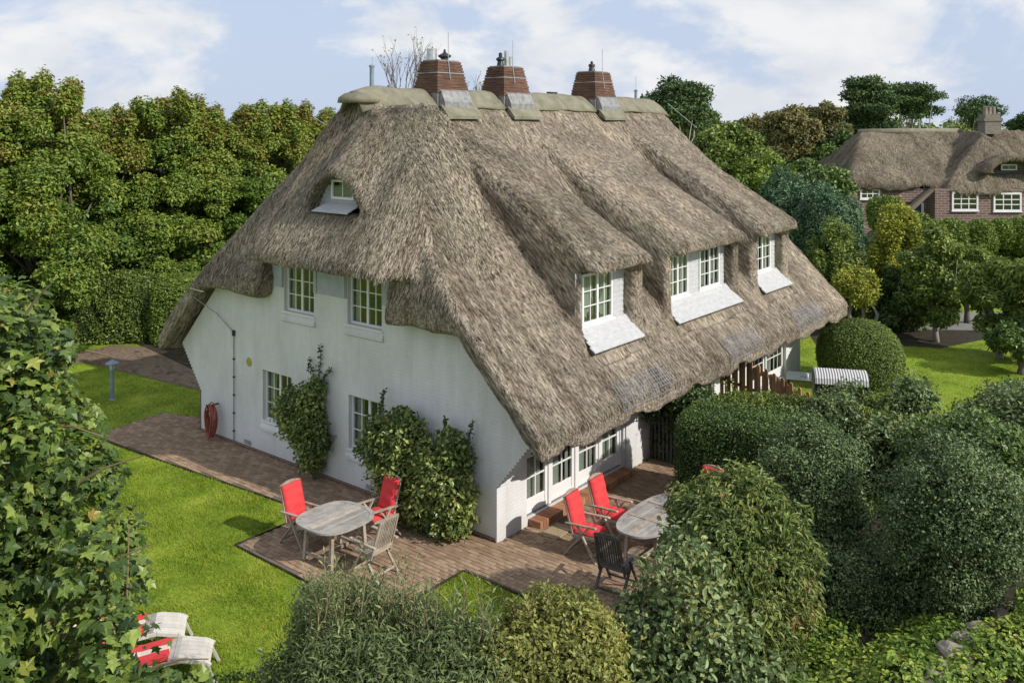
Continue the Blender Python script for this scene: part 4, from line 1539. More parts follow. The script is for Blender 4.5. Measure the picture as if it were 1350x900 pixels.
def make_chair(cushion=True, wood='teak', label='', group=None):
    t = empty('garden_armchair', (0, 0, 0), 0, label, 'garden chair', group)
    m = M[wood]
    rake = lambda z: -.20 - (z - .40) * .30
    for s in (-1, 1):
        x = s * .275
        MB().bar((x, -.10, .62), (x, .30, .0), .028, .045, up=(1, 0, 0)).build('leg', m, t)
        MB().bar((x * .93, .14, .62), (x * .93, -.38, .0), .028, .045, up=(1, 0, 0)).build('leg', m, t)
        MB().prism([(-.34, .62), (.28, .66), (.31, .645), (.31, .63), (-.34, .595)], lambda u, v, w: (w, u, v), x - .03, x + .03).build('armrest', m, t, bevel=.006)
        MB().bar((s * .24, rake(.36), .36), (s * .22, rake(1.04), 1.04), .035, .032, up=(0, 1, 0)).build('back_stile', m, t)
        MB().bar((s * .235, rake(.40) + .02, .40), (s * .235, .26, .42), .03, .05).build('seat_rail', m, t)
    pts = [(-.235 + .47 * i / 8, 1.04 + .045 * math.sin(math.pi * i / 8)) for i in range(9)]
    tr = MB()
    for (p, q) in zip(pts, pts[1:]):
        tr.bar((p[0], rake(p[1]), p[1]), (q[0], rake(q[1]), q[1]), .03, .055)
    tr.build('top_rail', m, t)
    MB().bar((-.22, rake(.50), .50), (.22, rake(.50), .50), .028, .05).build('bottom_rail', m, t)
    MB().bar((-.26, .24, .10), (.26, .24, .10), .025, .035).build('stretcher', m, t)
    MB().bar((-.25, -.29, .10), (.25, -.29, .10), .025, .035).build('stretcher', m, t)
    me = None
    for i in range(9):
        x = -.18 + .045 * i
        o = MB().bar((x, rake(.51), .51), (x, rake(1.04), 1.04), .022, .014, up=(0, 1, 0)).build('back_slat', m, t) if me is None else None
        if o is None:
            o = bpy.data.objects.new('back_slat', me)
            COL.objects.link(o)
            o.parent = t
            o.location = (x + .18, 0, 0)
        else:
            me = o.data
    me = None
    for i in range(8):
        y = -.20 + .06 * i
        if me is None:
            o = MB().box((0, 0, 0), (.46, .045, .018)).build('seat_slat', m, t)
            me = o.data
        else:
            o = bpy.data.objects.new('seat_slat', me)
            COL.objects.link(o)
            o.parent = t
        o.location = (0, y, .435)
    if cushion:
        def pad(name, p0, p1, w, th, nrm):
            p0, p1, nrm = Vector(p0), Vector(p1), Vector(nrm).normalized()
            vs, fs = [], []
            n, mm = 20, 8
            for side in (0, 1):
                for i in range(n + 1):
                    for j in range(mm + 1):
                        u, v = i / n, j / mm
                        e = min(u, 1 - u) * 12
                        g = min(v, 1 - v) * 7
                        puff = min(1, e) ** .5 * min(1, g) ** .5
                        puff *= 1 - .30 * math.exp(-((u - .5) * 14) ** 2) - .22 * math.exp(-((u - .2) * 16) ** 2) - .22 * math.exp(-((u - .8) * 16) ** 2)
                        hgt = th * (.25 + .75 * puff) if side else 0
                        p = p0.lerp(p1, u) + Vector((-w / 2 + w * v, 0, 0)) + nrm * hgt
                        vs.append(p)
            S = (n + 1) * (mm + 1)
            for i in range(n):
                for j in range(mm):
                    a = i * (mm + 1) + j
                    fs.append((a, a + 1, a + mm + 2, a + mm + 1))
                    fs.append((S + a, S + a + mm + 1, S + a + mm + 2, S + a + 1))
            bd = [i * (mm + 1) for i in range(n + 1)] + [n * (mm + 1) + j for j in range(1, mm + 1)] + [i * (mm + 1) + mm for i in range(n - 1, -1, -1)] + [j for j in range(mm - 1, 0, -1)]
            for a, b in zip(bd, bd[1:] + bd[:1]):
                fs.append((a, b, S + b, S + a))
            return MB().add(vs, fs).build(name, M['red'], t, smooth=True)
        pad('back_cushion', (0, rake(.47) + .02, .47), (0, rake(1.06) + .03, 1.07), .47, .075, (0, 1, .3))
        pad('seat_cushion', (0, -.20, .447), (0, .28, .447), .47, .07, (0, 0, 1))
        MB().box((0, rake(.98) - .022, .98), (.46, .012, .10)).build('cushion_hood', M['red'], t)
    return t


def place(o, loc, facing):
    o.location = loc
    o.rotation_euler = (0, 0, math.atan2(facing[1], facing[0]) - math.pi / 2)
    return o


T1 = Vector((-3.27, 16.70, .025))
A3, B3 = Vector((AX[0], AX[1], 0)), Vector((BX[0], BX[1], 0))
gc1 = 'teak armchairs round the small octagonal table'
gc2 = 'armchairs round the long terrace table'
c1 = make_chair(True, 'teak', 'red cushioned teak armchair on the lawn side of the small table, facing the camera', gc1)
place(c1, T1 + B3 * .90 - A3 * .02, (-B3 + A3 * .05))
c2 = copy_tree(c1)
tag(c2, 'red cushioned teak armchair with its back to the climbing shrubs by the small table')
place(c2, T1 + A3 * 1.03 - B3 * .02, (-A3 + B3 * .10))
c3 = make_chair(False, 'teak', 'bare slatted teak armchair seen from behind at the small table', gc1)
place(c3, T1 - B3 * .98 + A3 * .04, (B3 - A3 * .05))
T2 = W2(1.45, -2.62, .025)
c4 = copy_tree(c1)
tag(c4, 'red cushioned armchair nearer the gable corner, backed against the french doors', group=gc2)
place(c4, W2(.72, -1.62, .025), (-B3 + A3 * .1))
c5 = copy_tree(c1)
tag(c5, 'red cushioned armchair in the middle of the terrace, beside the open french doors', group=gc2)
place(c5, W2(1.62, -1.55, .025), (-B3 + A3 * .02))
c7 = copy_tree(c1)
tag(c7, 'red cushioned armchair at the far end of the long table, half hidden by leaves', group=gc2)
place(c7, W2(3.10, -2.75, .025), (-A3 + B3 * .1))
c6 = make_chair(False, 'teak_dark', 'dark slatted armchair seen from behind at the near end of the long table', gc2)
place(c6, W2(-.03, -2.72, .025), (A3 + B3 * .1))


def make_table(L, Wd, label, mat='teak_grey', n_exp=3.2):
    t = empty('garden_table', (0, 0, 0), 0, label, 'garden table')
    m = M[mat]
    a, b = L / 2, Wd / 2
    # border ring following a superellipse
    ring_o, ring_i = [], []
    for i in range(48):
        th = 2 * math.pi * i / 48
        c, s = math.cos(th), math.sin(th)
        r = (abs(c) ** n_exp + abs(s) ** n_exp) ** (-1 / n_exp)
        ring_o.append((a * r * c, b * r * s))
        ring_i.append(((a - .075) * r * c, (b - .075) * r * s))
    g = MB()
    g.prism(ring_o, lambda u, v, w: (u, v, w), .705, .74, [ring_i])
    g.build('table_border', m, t, bevel=.004)
    nsl = int((Wd - .16) / .062)
    for i in range(nsl):
        y = -(nsl - 1) * .062 / 2 + i * .062
        u = min(.999, abs(y) / (b - .075))
        hl = (a - .075) * (1 - u ** n_exp) ** (1 / n_exp)
        if hl < .08:
            continue
        MB().box((0, y, .722), (2 * hl + .02, .052, .022)).build('table_slat', m, t)
    MB().box((0, 0, .737), (2 * a - .14, .085, .014)).build('centre_rail', M['teak'], t)
    if L > 1.8:
        for x in (-.36, .36):
            MB().box((x, 0, .739), (.085, 2 * b - .14, .013)).build('cross_rail', M['teak'], t)
    for sx in (-1, 1):
        for sy in (-1, 1):
            MB().bar((sx * a * .55, sy * b * .55, .70), (sx * a * .62, sy * b * .6, 0), .065, .065, up=(1, 0, 0)).build('leg', M['teak'], t)
    ap = MB()
    for sy in (-1, 1):
        ap.bar((-a * .6, sy * b * .56, .66), (a * .6, sy * b * .56, .66), .03, .075)
    for sx in (-1, 1):
        ap.bar((sx * a * .58, -b * .56, .655), (sx * a * .58, b * .56, .655), .03, .075)
    ap.build('apron_frame', M['teak'], t)
    MB().bar((-a * .6, 0, .14), (a * .6, 0, .14), .05, .05).build('foot_rail', M['teak'], t)
    for sx in (-1, 1):
        MB().bar((sx * a * .6, -b * .58, .14), (sx * a * .6, b * .58, .14), .045, .045).build('stretcher', M['teak'], t)
    return t


t1 = make_table(1.32, 1.24, 'small silvered teak table with clipped corners on the brick patio by the lawn', n_exp=2.9)
t1.location = T1
t1.rotation_euler = (0, 0, TH)
t2 = make_table(2.25, 1.05, 'long weathered teak table on the terrace in front of the french doors', n_exp=2.6)
t2.location = T2 + A3 * .15
t2.rotation_euler = (0, 0, TH)


def make_lounger(label, flip=False):
    t = empty('sun_lounger', (0, 0, 0), 0, label, 'sun lounger', 'red cushioned loungers on the lawn')
    # x: head (-) to foot (+)
    prof = [(-1.05, .95), (-.75, .62), (-.45, .36), (-.1, .30), (.2, .36), (.55, .40), (.85, .34), (.95, .28)]
    def hz_(x):
        for (p, q) in zip(prof, prof[1:]):
            if p[0] <= x <= q[0]:
                return p[1] + (q[1] - p[1]) * (x - p[0]) / (q[0] - p[0])
        return prof[-1][1]
    for s in (-1, 1):
        g = MB()
        for (p, q) in zip(prof, prof[1:]):
            g.bar((p[0], s * .29, p[1]), (q[0], s * .29, q[1]), .035, .05)
        g.build('side_rail', M['whitewood'], t)
        MB().bar((.88, s * .27, .31), (1.02, s * .27, .0), .035, .04, up=(0, 1, 0)).build('leg', M['whitewood'], t)
        MB().bar((-.15, s * .25, .30), (-.55, s * .25, .0), .035, .04, up=(0, 1, 0)).build('leg', M['whitewood'], t)
        MB().bar((-.95, s * .33, .62), (-.25, s * .33, .56), .05, .03).build('armrest', M['whitewood'], t)
        MB().bar((-.45, s * .32, .56), (.05, s * .30, .0), .03, .04, up=(0, 1, 0)).build('leg', M['whitewood'], t)
    me = None
    for i in range(5):
        g = MB()
        y = -.22 + .11 * i
        xs = [.50, .6, .7, .8, .88, .94]
        for (p, q) in zip(xs, xs[1:]):
            g.bar((p, y, hz_(p) + .03), (q, y, hz_(q) + .03), .10, .014)
        g.build('foot_slat', M['whitewood'], t)
    for x in (.40, .47):
        MB().box((x, 0, hz_(x) + .03), (.07, .56, .02)).build('cross_slat', M['teak_grey'], t)
    # cushion pads
    for nm, x0, x1 in (('seat_cushion', -.42, .36), ('back_cushion', -1.02, -.45)):
        for mt, y0, y1, dz in ((M['red'], -.25, -.06, 0), (M['cream'], -.06, .06, .003), (M['red'], .06, .25, 0)):
            g = MB()
            n = 6
            for i in range(n):
                p, q = x0 + (x1 - x0) * i / n, x0 + (x1 - x0) * (i + 1) / n
                g.bar((p, (y0 + y1) / 2, hz_(p) + .06 + dz), (q, (y0 + y1) / 2, hz_(q) + .06 + dz), y1 - y0 - .001, .06)
            g.build(nm if mt is M['red'] else 'cushion_stripe', mt, t)
    return t


l1 = make_lounger('bleached wood lounger with red striped cushion, the one farther from the camera on the lawn')
l1.location = (-5.92, 13.62, 0)
l1.rotation_euler = (0, 0, rad(16))
l2 = copy_tree(l1)
tag(l2, 'bleached wood lounger with red striped cushion, nearer the hedge at the foot of the lawn')
l2.location = (-5.30, 12.98, 0)
l2.rotation_euler = (0, 0, rad(13))

mt = MB().box((0, 0, 0), (.62, .40, .025)).build('doormat', M['mat_light'], bevel=.006, loc=W2(1.10, -.62, .04), rot=(0, 0, TH + .03))
tag(mt, 'pale coir doormat on the bricks, nearer the gable corner', 'doormat', 'doormats by the french doors')
mt = MB().box((0, 0, 0), (.60, .40, .025)).build('doormat', M['mat'], bevel=.006, loc=W2(1.78, -.56, .04), rot=(0, 0, TH - .02))
tag(mt, 'dark brown doormat in front of the second french door', 'doormat', 'doormats by the french doors')

# dark picket gate / fence between wall and hedge
pf = empty('picket_fence', (0, 0, 0), 0, 'low blackish picket fence in deep shade between the wall end and the clipped hedge', 'fence')
p0, p1 = W2(5.72, .0, 0), W2(5.72, -1.5, 0)
dr = (p1 - p0).normalized()
n = 14
me = None
for i in range(n):
    p = p0.lerp(p1, (i + .5) / n)
    if me is None:
        o = MB().prism([(-.03, 0), (.03, 0), (.03, 1.08), (0, 1.13), (-.03, 1.08)], lambda u, v, w: (u, w, v), -.01, .01).build('picket', M['fence_dark'], pf)
        me = o.data
    else:
        o = bpy.data.objects.new('picket', me)
        COL.objects.link(o)
        o.parent = pf
    o.location = p + Vector((0, 0, .03))
    o.rotation_euler = (0, 0, math.atan2(dr.y, dr.x))
for z in (.25, .9):
    MB().bar(p0 + Vector((.02, .02, z)), p1 + Vector((.02, .02, z)), .03, .06).build('rail', M['fence_dark'], pf)

# palisade of vertical larch boards
pa = empty('palisade_fence', (0, 0, 0), 0, 'tall fence of orange brown vertical boards with scalloped top beside the thatch eave', 'fence')
q0, q1 = W2(8.95, -.1, 0), W2(8.0, -4.2, 0)
q0 = Vector((5.62, 24.3, 0))
q1 = Vector((7.35, 20.9, 0))
dr = (q1 - q0).normalized()
n = 27
nrm = Vector((-dr.y, dr.x, 0))
for i in range(n):
    t = (i + .5) / n
    p = q0.lerp(q1, t)
    h = 1.92 - .55 * max(0, t - .25) + .06 * math.cos(i * math.pi)
    w = .115
    o = MB().prism([(-w / 2, 0), (w / 2, 0), (w / 2, h - .04), (w / 4, h), (-w / 4, h), (-w / 2, h - .04)], lambda u, v, ww: (u, ww, v), -.014, .014).build('board', M['fence_wood'], pa)
    o.location = p + nrm * (.022 if i % 2 else -.022)
    o.rotation_euler = (0, 0, math.atan2(dr.y, dr.x))
for z in (.4, 1.2):
    MB().bar(q0 + Vector((0, 0, z)), q1 + Vector((0, 0, z)), .02, .08).build('rail', M['fence_wood'], pa)

# hooded beach chair behind the hedge
m_, nt_, b_ = mat_new('grey_white_striped_canvas')
vv = nn(nt_, 'ShaderNodeSeparateXYZ')
nt_.links.new(objco(nt_), vv.inputs[0])
st = mmath(nt_, 'GREATER_THAN', mmath(nt_, 'FRACT', mmath(nt_, 'MULTIPLY', vv.outputs[0], 14.5)), 0.5)
nt_.links.new(ramp(nt_, st, [(0.4, (.62, .62, .60)), (0.6, (.13, .135, .15))]), b_.inputs['Base Color'])
b_.inputs['Roughness'].default_value = .85
M['stripe'] = m_
sk = empty('hooded_beach_chair', (8.72, 24.0, 0), rad(-14), 'hooded wicker beach chair with grey and white striped canopy behind the hedge', 'beach chair')
prof = [(-.42, .80), (-.46, 1.2), (-.36, 1.42), (-.1, 1.50), (.25, 1.46), (.44, 1.36), (.48, 1.22)]
MB().prism(prof + [(.44, 1.20), (.40, 1.32), (.22, 1.42), (-.1, 1.46), (-.33, 1.38), (-.42, 1.18), (-.38, .80)], lambda u, v, w: (w, -u, v), -.66, .66).build('striped_hood', M['stripe'], sk)
MB().box((0, 0, .42), (1.28, .8, .78)).build('basket_body', M['wicker'], sk, bevel=.02)
for s in (-1, 1):
    MB().prism([(-.42, .80), (-.42, 1.18), (-.33, 1.38), (-.1, 1.46), (.2, 1.42), (.4, 1.2), (.2, .8)], lambda u, v, w: (w, -u, v), s * .67 - .015, s * .67 + .015).build('side_panel', M['wicker'], sk)
    MB().tube([(s * .7, -.1, .9), (s * .74, 0, .95), (s * .7, .1, .9)], .015, 6).build('handle', M['metal_light'], sk)
# smoked glass table and a tin on it
gt = empty('glass_table', (8.25, 25.2, 0), rad(-18), 'low dark glass topped garden table beside the striped beach chair', 'garden table')
MB().box((0, 0, .98), (1.15, .85, .03)).build('table_top', M['smoke_glass'], gt, bevel=.01)
for sx in (-1, 1):
    for sy in (-1, 1):
        MB().bar((sx * .5, sy * .36, 0), (sx * .5, sy * .36, .965), .04, .04).build('leg', M['metal_dark'], gt)
cup = MB().lathe([(.03, 0), (.035, .1), (.03, .1), (.026, .01)], seg=12).build('cup', M['white'], loc=(8.22, 25.1, 1.0))
tag(cup, 'small white cup standing on the dark glass table', 'cup')
wc = empty('round_wicker_chair', (7.62, 25.45, 0), rad(30), 'round backed brown wicker chair between the board fence and the glass table', 'garden chair')
cw = MB()
vs, fs = [], []
for i in range(9):
    for j in range(13):
        a = math.pi * (j / 12) + math.pi / 2
        r = .34 + .06 * i / 8
        vs.append((r * math.cos(a), r * math.sin(a) * .9, .42 + .075 * i * math.sin(math.pi * j / 12) ** .5))
for i in range(8):
    for j in range(12):
        fs.append((i * 13 + j, i * 13 + j + 1, (i + 1) * 13 + j + 1, (i + 1) * 13 + j))
o = cw.add(vs, fs).build('back_shell', M['wicker'], wc, smooth=True)
md = o.modifiers.new('t', 'SOLIDIFY'); md.thickness = .04
MB().lathe([(.33, .36), (.35, .40), (.34, .44), (.1, .45)], seg=18).build('seat', M['wicker'], wc)
for k in range(4):
    a = k * math.pi / 2 + .7
    MB().bar((.26 * math.cos(a), .26 * math.sin(a), .38), (.32 * math.cos(a), .32 * math.sin(a), 0), .035, .035, up=(1, 0, 0)).build('leg', M['wicker'], wc)


# ================================================================== HEDGES AND SHRUBS
def surf_foliage(name, V, Fq, n, size, mat, parent, seed, shape='rhomb', depth=.12, up=.3, jit=.6, droop=0, fuzz=None, tint_c=.3, tint_l=.3, lump=0.0):
    """leaves over a closed surface (clipped hedges)"""
    rng = np.random.default_rng(seed)
    C = V[Fq]
    nv = np.cross(C[:, 2] - C[:, 0], C[:, 3] - C[:, 1])
    ar = np.linalg.norm(nv, axis=1)
    pick = rng.choice(len(Fq), n, p=ar / ar.sum())
    nvv = unit(nv)[pick]
    uv = rng.random((n, 2))
    A = C[pick, 0] * ((1 - uv[:, 0]) * (1 - uv[:, 1]))[:, None] + C[pick, 1] * (uv[:, 0] * (1 - uv[:, 1]))[:, None] \
        + C[pick, 2] * (uv[:, 0] * uv[:, 1])[:, None] + C[pick, 3] * ((1 - uv[:, 0]) * uv[:, 1])[:, None]
    ph = np.sin(A[:, 0] * 3.1 + A[:, 1] * 1.3) * np.sin(A[:, 1] * 2.9 - A[:, 2] * 2.1) + .6 * np.sin(A[:, 0] * 7.7 + A[:, 2] * 5) * np.sin(A[:, 1] * 8.3)
    off = -depth * rng.random(n) ** 1.2 + lump * ph
    A = A + nvv * off[:, None]
    t, s, nr = leaf_frames(A, nvv, rng, up, jit, droop)
    tint = .08 + tint_c * .5 * (ph * .5 + .5) + rng.random(n) * (tint_l + .2) + (rng.random(n) ** 9) * .3
    sz = size * (.65 + .7 * rng.random(n))
    Vv, Fa, tv = leaves_mesh(A, t, s, nr, sz, shape, tint)
    return np_mesh(name, Vv, Fa, mat, parent, tint=tv)


def blob_surface(c, r, sq=2.0, nu=28, nv=16, zmin=-1.0, wob=.05, seed=0):
    """superellipsoid-like quad surface"""
    vs = []
    for j in range(nv + 1):
        ph = -math.pi / 2 + math.pi * j / nv
        for i in range(nu):
            th = 2 * math.pi * i / nu
            f = lambda v, e: math.copysign(abs(v) ** (2 / e), v)
            x = f(math.cos(ph), sq) * f(math.cos(th), sq)
            y = f(math.cos(ph), sq) * f(math.sin(th), sq)
            z = f(math.sin(ph), sq)
            k = 1 + wob * math.sin(3 * th + seed) * math.cos(2 * ph + seed * 2) + wob * .6 * math.sin(5 * th + 2 * seed + 3 * ph)
            vs.append((c[0] + r[0] * x * k, c[1] + r[1] * y * k, c[2] + r[2] * max(z, zmin) * k))
    fs = []
    for j in range(nv):
        for i in range(nu):
            a, b = j * nu + i, j * nu + (i + 1) % nu
            fs.append((a, b, b + nu, a + nu))
    return np.array(vs), np.array(fs)


def xf(V, loc, rz):
    c, s = math.cos(rz), math.sin(rz)
    R = np.array([[c, -s, 0], [s, c, 0], [0, 0, 1]])
    return V @ R.T + np.array(loc)


def clipped(nm, label, cat, loc, size, rz, n, leaf, mat, seed, sq=6, shape='rhomb', depth=.10, jit=.6, wob=.02, group=None, lump=0.02, up=.3, shoots=0):
    """clipped hedge or ball: dense twig body, coloured dark for shade, with a coat of leaves"""
    t = empty(nm, (loc[0], loc[1], 0), 0, label, cat, group)
    V, Fq = blob_surface((0, 0, 0), size, sq, 44, 26, wob=wob, seed=seed)
    V = xf(V, (0, 0, loc[2]), rz)
    o = surf_foliage('leaves', V, Fq, n, leaf, mat, t, seed, shape, depth, up, jit, lump=lump)
    V2, F2 = blob_surface((0, 0, 0), tuple(s - depth * 1.1 for s in size), sq, 30, 18, wob=wob, seed=seed)
    V2 = xf(V2, (0, 0, loc[2]), rz)
    np_mesh('twig_mass', V2, F2, M['hedge_core'], t, smooth=True)
    if shoots:
        rng = random.Random(seed)
        mb = MB()
        P_, T_ = [], []
        for _ in range(shoots):
            q = V[rng.randrange(len(V))]
            if q[2] < loc[2] + size[2] * .5:
                continue
            h = rng.uniform(.12, .35)
            tip = Vector(q) + Vector((rng.uniform(-.06, .06), rng.uniform(-.06, .06), h))
            mb.tube([q, tip], [.006, .003], 4)
            for u in np.linspace(.1, 1, 7):
                P_.append(np.array(Vector(q).lerp(tip, u)))
        if P_:
            mb.build('shoots', M['twig'], t)['kind'] = 'stuff'
            rg = np.random.default_rng(seed)
            P_ = np.repeat(np.array(P_), 3, 0)
            tt, ss, nr = leaf_frames(P_, unit(rg.normal(size=P_.shape)), rg, .3, .8, 0)
            Vv, Fa, tv = leaves_mesh(P_, tt, ss, nr, np.full(len(P_), leaf * 1.1), shape, .5 + .4 * rg.random(len(P_)))
            np_mesh('shoot_leaves', Vv, Fa, mat, t, tint=tv)
    return t


M['hedge_core'] = mat_noisy('shade_dark_twigs', (0.014, 0.022, 0.009), (0.035, 0.050, 0.019), 9, 0.95, .8, 20, spec=0.05)  # twig colour kept dark to paint the shade in gaps between leaves


def shrub(nm, label, cat, base, cl, rd, per, leaf, mat, seed, shape='rhomb', stems=6, r0=.05, bark='bark', group=None, trunkname='stem', crownname='leaves', **k):
    base = Vector(base)
    t = empty(nm, base, 0, label, cat, group)
    cl = np.array([tuple(Vector(c) - base) for c in cl])
    foliage(crownname, cl, rd, per, leaf, mat, t, seed, shape=shape, **k)
    idx = np.random.default_rng(seed).choice(len(cl), min(stems, len(cl)), replace=False)
    limbs(trunkname, (0, 0, 0), [cl[i] for i in idx], r0, M[bark], t, seed)
    return t


def ell_clumps(c, r, n, cr, seed, flat=1.0, shell=.55):
    rng = np.random.default_rng(seed)
    d = unit(rng.normal(size=(n, 3)))
    rr = shell + (1 - shell) * rng.random(n)
    cen = np.array(c) + d * np.array(r) * rr[:, None]
    rad_ = rng.uniform(cr[0], cr[1], n)
    rd = np.stack([rad_, rad_, rad_ * flat], 1)
    return cen, rd


# --- climbers on the gable wall -----------------------------------
def climber(label, spots, seed, base, per=1500, spire=None):
    t = empty('climbing_shrub', base, 0, label, 'climbing shrub', 'shrubs trained against the white gable wall')
    cen = np.array([tuple(W2(a, b, z) - Vector(base)) for a, b, z, r in spots])
    rd = np.array([[r, r, r] for *_, r in spots])
    foliage('leaves', cen, rd, per, .085, M['lf_rose'], t, seed, shape='oval', up=.35, jit=.75, tint_c=.3, tint_l=.35, shell=(.5, 1.12), inner=.03)
    limbs('stem', (0, 0, 0), list(cen[:7]), .035, M['bark'], t, seed)
    if spire:
        rg = np.random.default_rng(seed)
        pts = []
        mb = MB()
        for (pa, pb) in spire:
            pa, pb = W2(*pa) - Vector(base), W2(*pb) - Vector(base)
            mb.tube([pa, pa.lerp(pb, .5) + Vector((.02, 0, 0)), pb], [.008, .006, .003], 4)
            for u in np.linspace(.05, 1, 26):
                for _ in range(3):
                    pts.append(np.array(pa.lerp(pb, u)) + rg.normal(size=3) * .05 * (1.2 - u))
        mb.build('shoots', M['bark'], t)['kind'] = 'stuff'
        pts = np.array(pts)
        tt, ss, nr = leaf_frames(pts, unit(rg.normal(size=pts.shape)), rg, .3, .8, 0)
        Vv, Fa, tv = leaves_mesh(pts, tt, ss, nr, np.full(len(pts), .07), 'oval', .1 + .4 * rg.random(len(pts)))
        np_mesh('shoot_leaves', Vv, Fa, M['lf_rose'], t, tint=tv)
    return t


climber('climbing shrub with a thin leafy spire, between the two lower gable windows',
        [(-.25, 5.2, .45, .28), (-.28, 5.3, .85, .36), (-.35, 5.55, 1.25, .42), (-.32, 5.2, 1.3, .40), (-.38, 5.85, 1.5, .36), (-.30, 5.3, 1.7, .36), (-.42, 5.65, 1.75, .32), (-.2, 5.15, 2.05, .25), (-.3, 4.95, .95, .28)],
        21, W2(-.2, 5.15, 0), 900, spire=[((-.1, 5.2, 2.0), (-.05, 5.15, 3.0)), ((-.12, 5.2, 2.1), (-.1, 4.75, 2.55)), ((-.12, 5.3, 2.1), (-.1, 5.5, 2.65))])
climber('bushy climbing shrub covering the lower right corner of the right gable window',
        [(-.45, 2.32, .5, 0.39), (-.5, 1.87, .55, 0.42), (-.45, 2.47, 1.0, 0.42), (-.5, 2.02, 1.1, 0.47), (-.55, 2.77, 1.35, 0.35), (-.5, 2.42, 1.6, 0.39), (-.45, 1.92, 1.7, 0.37), (-.4, 2.17, 2.0, 0.28), (-.3, 1.62, 1.2, 0.33), (-.55, 2.67, 1.75, 0.28)],
        22, W2(-.25, 2.3, 0), 1150, spire=[((-.3, 3.0, 1.9), (-.2, 2.9, 2.45)), ((-.4, 3.2, 1.2), (-.35, 3.7, 1.05))])
climber('bushy climbing shrub at the right end of the gable wall beside the corner pier',
        [(-.4, 1.35, .35, .40), (-.4, .85, .4, .42), (-.45, 1.2, .85, .45), (-.45, .7, .95, .42), (-.42, 1.0, 1.35, .42), (-.4, 1.35, 1.45, .34), (-.35, .75, 1.6, .32), (-.3, .95, 1.85, .24), (-.3, 1.5, 1.1, .3)],
        23, W2(-.25, 1.05, 0), 1150, spire=[((-.25, .6, 1.7), (-.15, .5, 2.25)), ((-.25, 1.1, 1.9), (-.2, 1.15, 2.2))])
# ivy at the wall end by the picket fence
cen = [(5.45, -.3, 1.9), (5.6, -.7, 1.75), (5.7, -1.1, 1.7), (5.6, -.4, 1.4), (5.75, -.9, 1.3), (5.85, -1.4, 1.5), (6.0, -.6, 1.0), (6.0, -1.2, .8), (5.4, -.2, 1.2), (6.1, -.3, .5)]
shrub('ivy_bush', 'dark ivy mass spilling over the picket fence at the wall end', 'climbing shrub', W2(5.75, -.5, 0), [W2(*c) for c in cen],
      np.array([.38, .36, .36, .3, .32, .34, .4, .42, .2, .4]), 900, .075, M['lf_dark'], 24, 'oval')

# --- clipped hedges on the right ----------------------------------
ang = math.atan2(-.42, .92)
clipped('clipped_hedge', 'tall dark green clipped hedge running from the picket fence behind the long table', 'hedge', (5.05, 18.75, .98), (1.60, .80, 1.02), ang - .10, 36000, .05, M['lf_hedge'], 31, sq=7, wob=.012, lump=.015)
clipped('clipped_hedge', 'narrow sunlit hedge with fresh shoots below the board fence', 'hedge', (6.55, 20.8, .80), (2.6, .62, .86), ang + .20, 32000, .06, M['lf_mid'], 32, sq=5, wob=.03, lump=.05, shoots=130, jit=.8)
cl, rd = ell_clumps((5.4, 16.2, 1.35), (.78, .95, 1.15), 60, (0.28, 0.44), 33, .9, .72)
shrub('round_shrub', 'dark rounded evergreen shrub in front of the tall clipped hedge', 'shrub', (5.5, 16.0, 0), cl, rd, 1250, 0.05, M['lf_dark'], 33, 'rhomb', tint_c=.35, tint_l=.4, shell=(.4, 1.15), inner=.02, cullk=.6, jit=.75)
cl, rd = ell_clumps((6.85, 14.1, 1.65), (.88, .95, 1.34), 72, (.27, .42), 34, .9, .72)
shrub('round_shrub', 'largest dark rounded evergreen at the right of the foreground above the boulders', 'shrub', (6.8, 14.1, 0), cl, rd, 1300, .05, M['lf_dark'], 34, 'rhomb', tint_c=.35, tint_l=.4, shell=(.4, 1.15), inner=.02, cullk=.6, jit=.75)
cl, rd = ell_clumps((5.5, 14.7, 0.45), (0.9, 0.8, 0.5), 34, (0.3, 0.45), 35, .9, .6)
shrub('round_shrub', 'dark evergreen shrub tucked between the two rounded evergreens', 'shrub', (5.5, 14.7, 0), cl, rd, 1150, 0.046, M['lf_dark'], 35, 'rhomb', tint_c=.35, tint_l=.4, shell=(.4, 1.15), inner=.02, cullk=.6, jit=.75)
cl, rd = ell_clumps((9.4, 17.2, 1.25), (1.7, 1.5, 1.1), 26, (.4, .7), 36)
shrub('loose_shrub', 'loose glossy shrub above the largest rounded evergreen at the right edge', 'shrub', (9.4, 17.2, 0), cl, rd, 1300, .085, M['lf_hedge'], 36, 'oval', tint_c=.45)
clipped('dome_bush', 'neatly clipped green dome bush on the right hand lawn', 'topiary', (10.75, 27.9, .86), (1.27, 1.27, 1.14), 0, 42000, .055, M['lf_mid'], 37, sq=2.15, wob=.008, lump=.006, jit=.5)

# loose shrub belt J (grey green) on the right
cl, rd = ell_clumps((8.9, 20.3, .9), (3.2, 1.3, .9), 26, (.45, .75), 41)
shrub('loose_shrub', 'loose grey green shrubbery with pale upright shoots in front of the right lawn', 'shrub', (8.9, 20.3, 0), cl, rd, 1400, .085, M['lf_grey'], 41, 'rhomb', tint_c=.4, zcut=.0)
cl, rd = ell_clumps((11.9, 20.2, 1.0), (1.8, 1.6, 1.1), 18, (.45, .75), 42)
shrub('loose_shrub', 'loose shrub with reddish and yellow leaves at the right edge', 'shrub', (11.9, 20.2, 0), cl, rd, 1500, .085, M['lf_grey'], 42, 'rhomb', tint_c=.55, tint_l=.4)

